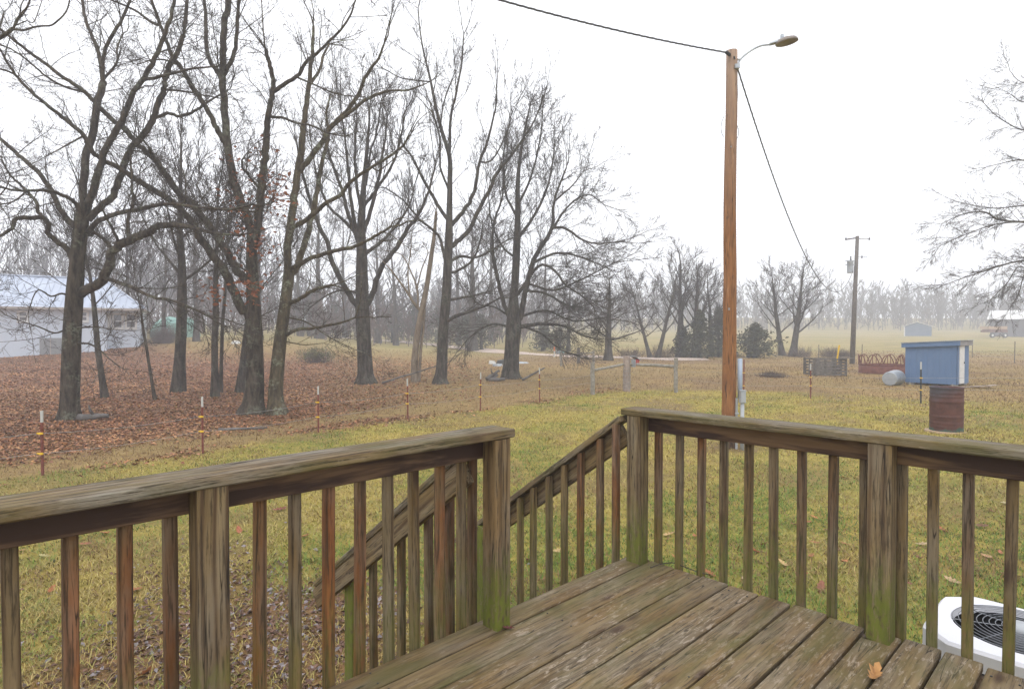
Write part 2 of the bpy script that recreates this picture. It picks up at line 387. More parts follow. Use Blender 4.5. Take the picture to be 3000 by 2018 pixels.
def plank_mesh(L, W, T, bev=.004, seg=6, warp=.0015, seed=0):
    """a board, length along x from 0, chamfered, slightly uneven"""
    r = np.random.default_rng(abs(int(seed))); w, h, b = W/2, T/2, bev
    prof = np.array([(-w+b, -h), (w-b, -h), (w, -h+b), (w, h-b), (w-b, h), (-w+b, h), (-w, h-b), (-w, -h+b)])
    xs = np.linspace(0, L, seg+1); V = []
    ph = r.random(4)*6.28
    for x in xs:
        dy = warp*math.sin(x*2.1+ph[0]); dz = warp*math.sin(x*1.7+ph[1])
        q = prof+r.normal(0, warp*.18, prof.shape)
        V += [(x, y+dy, z+dz) for y, z in q]
    f = [(i*8+j, i*8+(j+1) % 8, (i+1)*8+(j+1) % 8, (i+1)*8+j) for i in range(seg) for j in range(8)]
    f += [tuple(range(8))[::-1], tuple(seg*8+j for j in range(8))]
    me = bpy.data.meshes.new('plank'); me.from_pydata(V, [], f); me.validate(); return me
def frame(p, d, up=(0, 0, 1)):
    d = Vector(d).normalized(); y = Vector(up).cross(d).normalized(); z = d.cross(y)
    m = Matrix((d, y, z)).transposed().to_4x4(); m.translation = Vector(p); return m
def piece(name, parent, me, mw, m, color=(1, 1, 1, 0)):
    if not me.materials: me.materials.append(M[m])
    o = bpy.data.objects.new(name, me); o.color = color; return place(o, parent, mw)

# ------------------------------------------------------------------ ground
FENCE = np.array([(-30, -22), (-14, -2), (-9.6, 5.2), (-7.5, 9.5), (-5.85, 11.3), (-4.46, 13.8), (-2.75, 15.8), (-.94, 17.7), (.92, 19.7),
                  (3.0, 22.4), (4.6, 23.6), (6.4, 22.9), (7.8, 21.2), (9.9, 19.8), (12.0, 17.2), (20, 15), (60, 10)])
def fence_y(X): return np.interp(X, FENCE[:, 0], FENCE[:, 1])
def zones(X, Y):
    d = Y-fence_y(X)+(fbm(X, Y, 3)-.5)*1.1
    lawn = 1-sstep(-.3, .7, d)
    px = X/np.maximum(Y, 1)
    leaf = sstep(1.6, 6.0, d)*(1-sstep(-.22, .06, px+(fbm(X, Y, 5)-.5)*.2))*(1-sstep(38, 50, Y-8*sstep(-.5, -.7, px)))
    leaf = leaf*(.45+.55*sstep(-.15, -.42, px))
    leaf = np.maximum(leaf, .75*np.exp(-((d-.6)/.9)**2)*sstep(5.0, 2.0, X)*sstep(.40, .6, fbm(X, Y, 2.4)))
    # trodden, leaf-strewn patch by the foot of the steps
    r = np.hypot((X+1.9)/1.5, (Y-4.4)/1.7); leaf = np.maximum(leaf, .85*(1-sstep(.4, 1.25, r+(fbm(X, Y, .9)-.5)*1.6)))
    dirt = .8*(1-sstep(.3, 1.0, np.hypot(X-4.3, Y-11.9)+(fbm(X, Y, .7)-.5)))
    dirt = np.maximum(dirt, .75*sstep(.46, .60, fbm(X+3, Y, 2.6))*lawn*sstep(7.5, 9.5, Y)*sstep(2.5, 5, X)); dirt = np.maximum(dirt, .5*sstep(.58, .68, fbm(X-13, Y+2, 1.3))*lawn)
    dirt = np.maximum(dirt, .65*sstep(.5, .64, fbm(X-9, Y+4, 4.5))*(1-lawn)*sstep(-4, 3, X)*(1-sstep(40, 60, Y)))
    near = 1-sstep(44, 62, Y)
    return leaf, lawn, dirt, near
def grid_axis(a, b, lo, hi, fine, grow):
    x = list(np.arange(a, b+1e-6, fine)); s = fine
    while x[-1] < hi: s *= grow; x.append(x[-1]+s)
    s = fine
    while x[0] > lo: s *= grow; x.insert(0, x[0]-s)
    return np.array(x)
gx = grid_axis(-14, 18, -420, 420, .36, 1.05); gy = grid_axis(0, 28, -60, 420, .34, 1.04)
XX, YY = np.meshgrid(gx, gy); nx, ny = len(gx), len(gy)
ZZ = g(XX, YY); lf, lw, dt, nr = zones(XX, YY)
idx = np.arange(nx*ny).reshape(ny, nx)
quads = np.stack([idx[:-1, :-1], idx[:-1, 1:], idx[1:, 1:], idx[1:, :-1]], -1).reshape(-1, 4)
me = mesh_np('ground', np.stack([XX, YY, ZZ], -1).reshape(-1, 3), quads, True,
             ('Zone', np.stack([lf, lw, dt, nr], -1).reshape(-1, 4)))
me.materials.append(M['ground'])
ground = bpy.data.objects.new('ground', me); place(ground, None, Matrix()); tag(ground, kind='structure')

# driveway: a ribbon of pinkish gravel
dpts = [G(x, y) for x, y in [(2060, 1052), (1960, 1052), (1860, 1049), (1760, 1046), (1650, 1042), (1550, 1037), (1450, 1030), (1350, 1019), (1250, 1008), (1150, 999), (1050, 992), (960, 987)]]
cl = np.array([p[:2] for p in dpts]); tt = np.linspace(0, len(cl)-1, 90)
cl = np.stack([np.interp(tt, np.arange(len(cl)), cl[:, k]) for k in (0, 1)], 1)
nrm = np.gradient(cl, axis=0); nrm = np.stack([-nrm[:, 1], nrm[:, 0]], 1); nrm /= np.linalg.norm(nrm, axis=1)[:, None]
wd = 1.5+.35*np.sin(tt*2.3)
V = []; 
for k in (-1, -.33, .33, 1):
    q = cl+nrm*(wd*k)[:, None]; V.append(np.stack([q[:, 0], q[:, 1], g(q[:, 0], q[:, 1])+.03+.03*(abs(k) < .5)], 1))
V = np.stack(V, 1); n = len(cl); ii = np.arange(n*4).reshape(n, 4)
me = mesh_np('driveway', V.reshape(-1, 3), np.stack([ii[:-1, :-1], ii[1:, :-1], ii[1:, 1:], ii[:-1, 1:]], -1).reshape(-1, 4), True)
me.materials.append(M['gravel']); o = bpy.data.objects.new('driveway', me); place(o, None, Matrix()); tag(o, kind='structure')

# ------------------------------------------------------------------ deck
A45 = .8015
D1 = np.array([math.sin(A45), math.cos(A45), 0]); D2 = np.array([-math.cos(A45), math.sin(A45), 0])
def UV(u, v, z=0.): return D1*u+D2*v+np.array([0, 0, DECK+z])
PW, HP = .089, .828
uL2, uL1, uC, vP, vR = .5545, 1.7407, 2.8255, 1.8967, .6795
deck = empty('wooden_deck', UV(1.5, .5, -DECK), 'weathered wooden deck with baluster railings and steps down to the lawn', 'deck')
def tint(kind=None):
    r = random.random(); k = kind or ('red' if r < .34 else 'tan' if r < .7 else 'gray')
    b = random.uniform(.82, 1.12)
    c = {'red': (1.12, .60, .36), 'tan': (1.0, .90, .66), 'gray': (.98, .98, .95), 'dark': (.85, .48, .30)}[k]
    return tuple(q*b for q in c)
# boards run along D1
EDGE, UEND = 2.022, 2.935
gaps = [EDGE, 1.893, 1.737, 1.580, 1.426, 1.269, 1.111, .951, .795, .656, .516, .380, .243, .100, -.05, -.20, -.35, -.5, -.66]
for i in range(len(gaps)-1):
    hi, lo = gaps[i], gaps[i+1]; gw = .006 if i < 2 else .008 if i < 5 else .013
    w = hi-lo-gw; u0 = -1.2; u1 = UEND+random.uniform(-.012, .014)
    me = plank_mesh(u1-u0, w, .034, .004, 14, .0018, i)
    c = random.uniform(.82, 1.05)
    piece('deck_board', deck, me, frame(UV(u0, (hi+lo)/2-(.0 if i else -.002), -.017+random.uniform(-.0015, .0015)), D1), 'deck', (c*.95, c*.86, c*.66, 0))
nails = MB()
for i in range(len(gaps)-1):
    for u in (.35, 1.18, 2.02, 2.86):
        for f in (.2, .8):
            q = UV(u+random.uniform(-.012, .012), gaps[i+1]+(gaps[i]-gaps[i+1])*f, .0012); nails.lathe([(.0, .0), (.0042, .0), (.0045, -.004)], q, 6)
tag(nails.build('nail_heads', 'black', deck), kind='stuff')
# sub-frame under the boards
for a, b in [((-1.2, EDGE-.03), (UEND-.02, EDGE-.03)), ((-1.2, 1.2), (UEND-.06, 1.2)), ((-1.2, .4), (UEND-.06, .4))]:
    L = b[0]-a[0]; piece('joist', deck, plank_mesh(L, .038, .185, .003, 4, .001, 50), frame(UV(a[0], a[1], -.128), D1), 'rail', (.9, .85, .7, 0))
piece('rim_joist', deck, plank_mesh(2.7, .038, .185, .003, 4, .001, 51), frame(UV(UEND-.03, -.7, -.129), D2), 'rail', (.9, .85, .7, 0))
def rail_empty(label, u, v): return tag(empty('railing', UV(u, v), parent=deck), label)
RL = rail_empty('railing along the side with the steps, ending at an algae-stained post', .8, 1.93)
RR = rail_empty('railing along the lawn side from the corner post', 2.87, .8)
def vpost(parent, u, v, zb, zt, col, name='post', w=PW):
    piece(name, parent, plank_mesh(zt-zb, w, w, .004, 5, .001, int(u*100+v*10)), frame(UV(u+w/2, v+w/2, zb), (0, 0, 1), tuple(D2)), 'wood', col)
vpost(RL, uL2, vP, -.72, HP, (.98, .92, .82, .75)); vpost(RL, uL1, vP, -.72, HP, (1.02, .93, .78, 1.0)); vpost(RL, -.6, vP, -.9, HP, (1, .95, .85, .6))
vpost(RR, uC, vP, -.96, HP, (1.0, 1.0, .80, .85)); vpost(RR, uC, vR, -.96, HP, (1.02, .97, .80, .95)); vpost(RR, uC, -.55, -.96, HP, (1, 1, .85, .8))
bal = [plank_mesh(1.07, .036, .036, .003, 4, .002, 100+i) for i in range(6)]
def vbal(parent, u, v, col, lean=(0, 0), zt=.79):
    """2x2 picket hanging on the outer face of the rail board and the rim"""
    b = UV(u, v, zt-1.07); top = UV(u+lean[0], v+lean[1], zt)
    piece('baluster', parent, random.choice(bal), frame(b, top-b, tuple(D2)), 'wood', col)
# left railing: rail board, pickets, cap
for a, b in [(.598, uL1+PW), (-.9, .598)]:
    piece('rail_board', RL, plank_mesh(b-a-.004, .038, .089, .003, 6, .001, int(a*50)+60), frame(UV(a+.002, vP+PW+.0205, HP-.0445-.001), D1), 'rail', (1, .92, .85, 0))
piece('cap_rail', RL, plank_mesh(1.852+1.1, .158, .037, .005, 16, .002, 71), frame(UV(-1.1, vP+.074, HP+.0185+.001), D1), 'cap', (.90, .88, .84, 0))
cols = {.145: 'gray', .268: 'red', .392: 'red', .515: 'dark', .777: 'red', .902: 'tan', 1.028: 'red', 1.152: 'red', 1.278: 'gray', 1.402: 'tan', 1.527: 'red', 1.648: 'tan', .02: 'red', -.105: 'tan', -.23: 'gray', -.36: 'red'}
for u, k in cols.items():
    vbal(RL, u*1.012, 2.0445, (*tint(k), .35 if k != 'dark' else .1), (random.uniform(-.006, .006), random.uniform(-.003, .003)), HP-.008)
# right railing
for a, b in [(.724, vP+PW), (-.9, .724)]:
    piece('rail_board', RR, plank_mesh(b-a-.004, .038, .089, .003, 6, .001, int(a*50)+160), frame(UV(uC+PW+.0205, a+.002, HP-.0445-.001), D2), 'rail', (1.05, .95, .7, 0))
piece('cap_rail', RR, plank_mesh(3.1, .158, .037, .005, 16, .002, 72), frame(UV(uC+.072, -1.08, HP+.0185+.001), D2), 'cap', (.68, .66, .55, 0))
for v, k in [(1.835, 'red'), (1.708, 'tan'), (1.58, 'red'), (1.451, 'tan'), (1.322, 'tan'), (1.192, 'tan'), (1.064, 'dark'), (.932, 'dark'), (.805, 'tan'), (.665, 'tan'), (.556, 'tan'), (.435, 'dark'), (.312, 'tan'), (.19, 'gray'), (.07, 'tan'), (-.05, 'tan')]:
    vbal(RR, 2.9735, v*1.017, (*[q*.9 for q in tint(k)], .5), (random.uniform(-.003, .003), random.uniform(-.007, .007)), HP-.008)

# steps
ST = tag(empty('staircase', UV(2.3, 2.7, -DECK), parent=deck), 'steps descending from the deck with sloping handrails')
SL = .714; sd = D2*1.0-UP*SL; sd = sd/np.linalg.norm(sd); sn = np.array([0, 0, 1.])
for k in range(4):
    for q in (0, 1):
        piece('tread', ST, plank_mesh(1.02, .128, .036, .004, 5, .001, 200+k), frame(UV(uL1+.07, EDGE+.07+.27*k+.135*q, -.195*(k+1)-.018), D1), 'deck', (.85, .82, .7, 0))
for u in (1.80, 2.80):
    piece('stringer', ST, plank_mesh(1.62, .038, .235, .003, 5, .001, 220), frame(UV(u, EDGE+.02, -.19), sd), 'wood', (.95, .9, .7, .8))
def zcap(v): return .836-SL*(v-2.0)
for u_c, u_b, v0, v1, tl in ((1.740, 1.719, 2.07, 3.52, 'tan'), (2.832, 2.858, 2.01, 3.50, 'gray')):
    L = (v1-v0)/D2.dot(sd)
    piece('handrail', ST, plank_mesh(L, .092, .034, .004, 8, .001, 230), frame(UV(u_c, v0, zcap(v0)-.021), sd), 'cap', (.92, .92, .78, 0))
    piece('rail_board', ST, plank_mesh(L, .036, .115, .003, 8, .001, 231), frame(UV(u_b, v0, zcap(v0)-.113), sd), 'wood', (1, .95, .78, 0))
for v in (2.165, 2.309, 2.44, 2.567, 2.705, 2.829, 2.96, 3.09):
    piece('baluster', ST, plank_mesh(.92, .036, .036, .003, 4, .002, int(v*99)), frame(UV(2.815, v, zcap(v)-.042-.92), (0, 0, 1), tuple(D2)), 'wood', (*tint('red' if v in (2.165, 2.309) else 'tan'), .3))
piece('baluster', ST, plank_mesh(.92, .036, .036, .003, 4, .002, 260), frame(UV(2.792, 2.035, zcap(2.03)-.04-.92), (0, 0, 1), tuple(D2)), 'wood', (*tint('red'), .3))
for v in (2.24, 2.41, 2.655, 2.93, 2.08):
    piece('baluster', ST, plank_mesh(.95, .036, .036, .003, 4, .002, int(v*99)), frame(UV(1.76, v, zcap(v)-.05-.95), (0, 0, 1), tuple(D2)), 'wood', (*[q*.8 for q in tint('dark')], .2))
for u, v in ((1.742, 3.14), (2.77, 3.14)):
    vpost(ST, u, v, -.98, zcap(v+.05)-.06, (.9, .8, .62, 1.), 'newel_post')

# ------------------------------------------------------------------ tubes in bulk, and trees
def bulk(groups):
    """groups: list of (pts (B,n,3), rad (B,n), sides) -> V, quads"""
    Vs, Fs, base = [], [], 0
    for pts, rad, s in groups:
        B, n, _ = pts.shape
        if B == 0: continue
        t = np.gradient(pts, axis=1); t /= np.linalg.norm(t, axis=2, keepdims=True)+1e-9
        ref = np.where(np.abs(t[:, :1, 2:3]) > .75, np.array([1., .2, .1]), np.array([.05, .1, 1.]))
        u = np.cross(t, np.broadcast_to(ref, t.shape)); u /= np.linalg.norm(u, axis=2, keepdims=True)+1e-9
        w = np.cross(t, u); a = np.arange(s)*2*math.pi/s
        V = pts[:, :, None]+rad[:, :, None, None]*(u[:, :, None]*np.cos(a)[:, None]+w[:, :, None]*np.sin(a)[:, None])
        ix = np.arange(B*n*s).reshape(B, n, s)+base; nx_ = np.roll(ix, -1, axis=2)
        Fs.append(np.stack([ix[:, :-1], nx_[:, :-1], nx_[:, 1:], ix[:, 1:]], -1).reshape(-1, 4)); Vs.append(V.reshape(-1, 3)); base += B*n*s
    return np.concatenate(Vs), np.concatenate(Fs)
def unit(v): return v/(np.linalg.norm(v, axis=-1, keepdims=True)+1e-9)
def walk(p0, d, L, n, wig, trop, r):
    B = len(p0); pts = np.zeros((B, n, 3)); pts[:, 0] = p0; d = unit(d)
    for i in range(1, n):
        d = unit(d+r.normal(0, wig, (B, 3))+np.array(trop)*(1./n)); pts[:, i] = pts[:, i-1]+d*(L/(n-1))[:, None]
    return pts
def kids(pts, rad, L, k, t0, ang, lr, rr, r, flat=0.):
    """k children on every branch"""
    B, n, _ = pts.shape
    t = (t0+(1-t0)*(np.arange(k)[None]+r.random((B, k)))/k)*(n-1)*.999
    i = t.astype(int); fr = (t-i)[..., None]; bi = np.arange(B)[:, None]
    p = pts[bi, i]*(1-fr)+pts[bi, i+1]*fr; tg = unit(pts[bi, i+1]-pts[bi, i])
    ra = rad[bi, i]*(1-fr[..., 0])+rad[bi, i+1]*fr[..., 0]
    q = r.normal(0, 1, (B, k, 3)); q[..., 2] *= (1-flat); q = unit(q-tg*(q*tg).sum(-1, keepdims=True))
    an = r.normal(ang, .2, (B, k))[..., None]
    d = tg*np.cos(an)+q*np.sin(an)
    tn = t/(n-1); Lc = L[:, None]*lr*(1.15-.7*tn)*r.uniform(.6, 1.25, (B, k))
    return p.reshape(-1, 3), d.reshape(-1, 3), Lc.ravel(), (ra*rr*r.uniform(.7, 1.1, (B, k))).ravel()
def catmull(p, k=4):
    p = np.asarray(p, float)
    if len(p) < 3: 
        t = np.linspace(0, 1, k*2+1)[:, None]; return p[0]*(1-t)+p[-1]*t
    q = np.vstack([2*p[0]-p[1], p, 2*p[-1]-p[-2]]); out = []
    for i in range(1, len(q)-2):
        for t in np.arange(k)/k:
            a, b, c, d = q[i-1:i+3]
            out.append(.5*((2*b)+(-a+c)*t+(2*a-5*b+4*c-d)*t*t+(-a+3*b-3*c+d)*t**3))
    out.append(p[-1]); return np.array(out)

def finish_tree(name, label, base, limbs, levels, seed, mats=('bark', 'twig'), group=None, leaves=None, dens=1.0, first=(1.2, .8, .35), trop=(0, 0, .1), tmin=.2, wig=1., thin=.9, flat=0., cat='tree'):
    """limbs: list of (pts, radii) in world space; the first is the trunk. levels: [(children, angle, length ratio, radius ratio, points)]"""
    r = np.random.default_rng(seed); root = empty(name, base, label, cat, group); base = np.array(base, float)
    limbs = [limbs[0]]+[(p, q*thin) for p, q in limbs[1:]]
    def out(nm, groups, m, smooth=True):
        V, Q = bulk(groups); me = mesh_np(nm, V-base, Q, smooth); me.materials.append(M[m]); o = bpy.data.objects.new(nm, me)
        return place(o, root, Matrix.Translation(Vector(base)))
    def wobble(p, rad, a): return p+r.normal(0, 1, p.shape)*(rad*a)[:, None]
    out('trunk', [(limbs[0][0][None], limbs[0][1][None], 12)], mats[0])
    gr = [(wobble(p, q, .12)[None], q[None], 7) for p, q in limbs[1:]]
    # first order twigs all along the limbs
    p0, d0, L0, r0 = [], [], [], []
    sp, Lb, ang0 = first
    for li, (p, q) in enumerate(limbs):
        seg = np.linalg.norm(np.diff(p, axis=0), axis=1); S = seg.sum(); cum = np.concatenate([[0], np.cumsum(seg)])
        t0 = .5 if li == 0 else tmin; k = max(2, int(S*(1-t0)/sp*dens+r.random()))
        if li == 0 and q[-1] > .06: k = max(1, k//2)
        for s in S*(t0+(1-t0)*(np.arange(k)+r.random(k))/k):
            i = min(np.searchsorted(cum, s)-1, len(seg)-1); i = max(i, 0); f = (s-cum[i])/(seg[i]+1e-9)
            pt = p[i]*(1-f)+p[i+1]*f; tg = unit(p[i+1]-p[i]); rr = q[i]*(1-f)+q[i+1]*f
            qv = r.normal(0, 1, 3); qv[2] += .25; qv = unit(qv-tg*(qv@tg)); a = r.normal(ang0+.55, .25)
            p0.append(pt); d0.append(tg*math.cos(a)+qv*math.sin(a)); L0.append(Lb*r.uniform(.45, 1.25)*(1.1-.35*s/S)); r0.append(min(rr*.5, .004+.0065*Lb*r.uniform(.7, 1.4)))
        for _ in range(2):
            tg = unit(p[-1]-p[-2]); p0.append(p[-1]); d0.append(unit(tg+r.normal(0, .35, 3))); L0.append(Lb*r.uniform(.6, 1.1)); r0.append(min(q[-1]*.8, .02))
    p0, d0, L0, r0 = map(np.array, (p0, d0, L0, r0)); tw = []
    tip = levels[-1][5] if len(levels[-1]) > 5 else .004
    for li in range(len(levels)+1):
        n = (6, 4, 3, 2)[min(li, 3)]
        pts = walk(p0, d0, L0, n, wig*(.18, .20, .20, .2)[min(li, 3)], trop, r)
        rad = np.maximum(r0[:, None]*np.linspace(1, .38, n)[None], tip)
        ok = pts[:, :, 2].min(1) > g(pts[:, 0, 0], pts[:, 0, 1])+.15
        pts, rad, L0 = pts[ok], rad[ok], L0[ok]
        (gr if li == 0 else tw).append((pts, rad, 4 if li == 0 else 3))
        if li < len(levels):
            k, an, lr, rr = levels[li][:4]
            p0, d0, L0, r0 = kids(pts, rad, L0, k, .18, an, lr, rr, r, flat)
    if gr: out('limbs', gr, mats[0])
    out('crown', tw, mats[1], False)
    if leaves:
        cs, nl, spread = leaves; pts = np.concatenate([np.asarray(c)+r.normal(0, spread, (nl, 3)) for c in cs])
        leaf_cards(pts, r.uniform(.07, .13, len(pts)), None, 'dead_leaves', 'deadleaf', root, r)
    return root
def leaf_cards(pts, size, cols, name, m, parent=None, r=rng, tilt=1.0, loc=(0, 0, 0)):
    """small bent leaves: two triangles each way of a crease"""
    n = len(pts); a = r.random(n)*6.283; ax = np.stack([np.cos(a), np.sin(a), np.zeros(n)], 1)
    ay = np.stack([-np.sin(a), np.cos(a), np.zeros(n)], 1); az = np.tile(UP, (n, 1))
    def rot(v, k, t): return v*np.cos(t)[:, None]+np.cross(k, v)*np.sin(t)[:, None]
    t1 = r.normal(0, .9*tilt, n); ay2 = rot(ay, ax, t1); az2 = rot(az, ax, t1); t2 = r.normal(0, .5*tilt, n); ax2 = rot(ax, ay2, t2); az2 = rot(az2, ay2, t2)
    s = size[:, None]; c = r.uniform(.05, .45, n)[:, None]*s
    V = np.stack([pts-ax2*s*.75, pts-ay2*s*.42+az2*c, pts+ax2*s*.75, pts+ay2*s*.42+az2*c], 1)
    i = np.arange(n)[:, None]*4; Fq = np.concatenate([i+np.array([[0, 1, 2]]), i+np.array([[0, 2, 3]])])
    org = np.array(WM[parent].translation) if parent else np.array(loc, float)
    me = mesh_np(name, V.reshape(-1, 3)-org, Fq, False, ('Col', np.repeat(np.concatenate([cols, np.ones((n, 1))], 1), 4, 0)) if cols is not None else None)
    me.materials.append(M[m]); o = bpy.data.objects.new(name, me)
    return place(o, parent, Matrix.Translation(Vector(org)))

def traced(base_px, Y, spec, seed, zr=1.0):
    """limbs from outlines measured on the tree: spec = [(points, widths in picture pixels, depth of the tip towards/away)]"""
    r = np.random.default_rng(seed); limbs = []; known = []
    for k, (pp, w, dz) in enumerate(spec):
        pp = np.array(pp, float)
        if k == 0: d0 = 0.
        else:
            best = min(known, key=lambda q: (q[0]-pp[0, 0])**2+(q[1]-pp[0, 1])**2); d0 = best[2]
        m = len(pp); s = np.concatenate([[0], np.cumsum(np.hypot(*np.diff(pp, axis=0).T))]); s = s/s[-1]
        dep = d0+(dz-d0)*s**1.2 if k else np.linspace(0, dz, m)
        wv = np.interp(s, np.linspace(0, 1, len(w)), w) if not (len(w) == m) else np.array(w, float)
        q = np.array([P(x, y, Y+d) for (x, y), d in zip(pp, dep)]); rad = wv/2/F*(Y+dep)*wcos(np.clip(pp[:, 0], 0, 3000))
        c = catmull(np.column_stack([q, rad]), 4)
        if k == 0: c[0, 2] = float(g(c[0, 0], c[0, 1]))-.12
        else: c[1:-1, :3] += r.normal(0, 1, (len(c)-2, 3))*c[1:-1, 3:4]*.10
        limbs.append((c[:, :3], np.maximum(c[:, 3], .006)))
        tt_ = np.linspace(0, 1, 30)
        known += [(np.interp(t, s, pp[:, 0]), np.interp(t, s, pp[:, 1]), np.interp(t, s, dep)) for t in tt_]
    b = limbs[0][0][0].copy(); b[2] = float(g(b[0], b[1])); return b, limbs

LV3 = [(5, .72, .62, .6, 5), (4, .68, .6, .65, 4), (2, .65, .7, .7, 3, .0034)]
# oak by the pale house
b, lm = traced(0, 15.9, [
    ([(203, 1236), (204, 1195), (207, 1100), (211, 980), (219, 860), (226, 770), (233, 700), (240, 640), (252, 596)], [104, 66, 60, 58, 55, 48, 47, 46, 40], -.2),
    ([(247, 610), (243, 536), (254, 469), (272, 379), (290, 290), (303, 240)], [30, 26], .6),
    ([(303, 250), (295, 192), (286, 147), (268, 103), (250, 54), (241, 0), (238, -60)], [17, 9], 1.2),
    ([(302, 250), (304, 160), (330, 103), (357, 58), (385, -10), (400, -70)], [16, 8], .2),
    ([(310, 225), (342, 185), (344, 140), (360, 100)], [10, 6], 1.5),
    ([(258, 595), (286, 513), (308, 437), (339, 384), (370, 321), (393, 268), (415, 237), (446, 187), (473, 125), (495, 67), (512, -10), (520, -80)], [29, 10], -1.2),
    ([(415, 237), (469, 225), (527, 210), (580, 200), (640, 195)], [14, 5], -2.),
    ([(262, 645), (287, 612), (319, 586), (344, 548), (370, 469), (393, 424), (424, 393), (451, 344), (464, 303), (482, 263), (485, 223), (495, 196), (518, 156), (536, 112), (542, 67), (552, -20)], [27, 24, 20, 11], 1.0),
    ([(448, 348), (491, 332), (527, 341), (562, 330), (585, 317), (616, 295), (665, 268)], [14, 6], 2.2),
    ([(485, 263), (540, 268), (600, 280), (650, 290)], [9, 4], 0.),
    ([(255, 680), (287, 650), (335, 628), (383, 618), (446, 605), (497, 597), (580, 607), (670, 614), (740, 600)], [21, 6], -2.2),
    ([(228, 862), (271, 841), (300, 819), (319, 781), (326, 746), (351, 720), (399, 698), (431, 682), (462, 663), (502, 660), (550, 664), (622, 683), (700, 690)], [40, 34, 30, 16, 7], -1.5),
    ([(379, 708), (376, 666), (379, 628), (392, 592), (386, 548), (387, 516), (382, 450), (395, 390)], [15, 5], -.5),
    ([(335, 735), (309, 707), (281, 685), (262, 690)], [17, 12], 0.),
    ([(352, 722), (330, 670), (312, 640), (300, 610)], [13, 6], -1.2),
    ([(306, 819), (335, 822), (399, 848), (446, 870), (502, 880), (564, 903), (612, 927), (641, 946)], [16, 6], -2.2),
    ([(612, 925), (660, 935), (700, 950)], [6, 3], -2.4),
    ([(212, 757), (191, 723), (159, 701), (140, 682), (143, 656), (124, 637), (89, 639), (48, 640), (35, 669), (0, 690), (-40, 700)], [24, 20, 18, 8], -1.4),
    ([(124, 637), (112, 620), (108, 596), (89, 570), (57, 538), (32, 516), (5, 470)], [15, 6], -.6),
    ([(222, 668), (191, 634), (169, 602), (156, 570), (140, 541), (107, 500), (76, 473), (45, 446), (0, 406), (-60, 360)], [23, 12], .8),
    ([(250, 650), (236, 618), (217, 592), (185, 573), (143, 559), (80, 559), (32, 556), (-20, 540)], [18, 8], -2.2),
    ([(80, 559), (40, 590), (0, 600)], [8, 5], -2.5),
    ([(212, 870), (180, 860), (150, 868), (110, 850), (85, 905)], [9, 3], -1.8),
    ([(205, 960), (160, 975), (120, 960), (60, 940), (20, 925)], [8, 3], -1.6),
    ([(222, 1005), (270, 1010), (320, 1050), (350, 1075)], [9, 3], -1.2),
    ([(222, 960), (280, 958), (330, 965)], [8, 3], -1.8),
], 11)
finish_tree('oak_tree', 'gnarled spreading oak with heavy low limbs in front of the pale house', b, lm, LV3, 11, ('bark', 'twig'), 'large bare trees behind the fence', first=(.29, 1.5, .25), trop=(0, 0, .15))

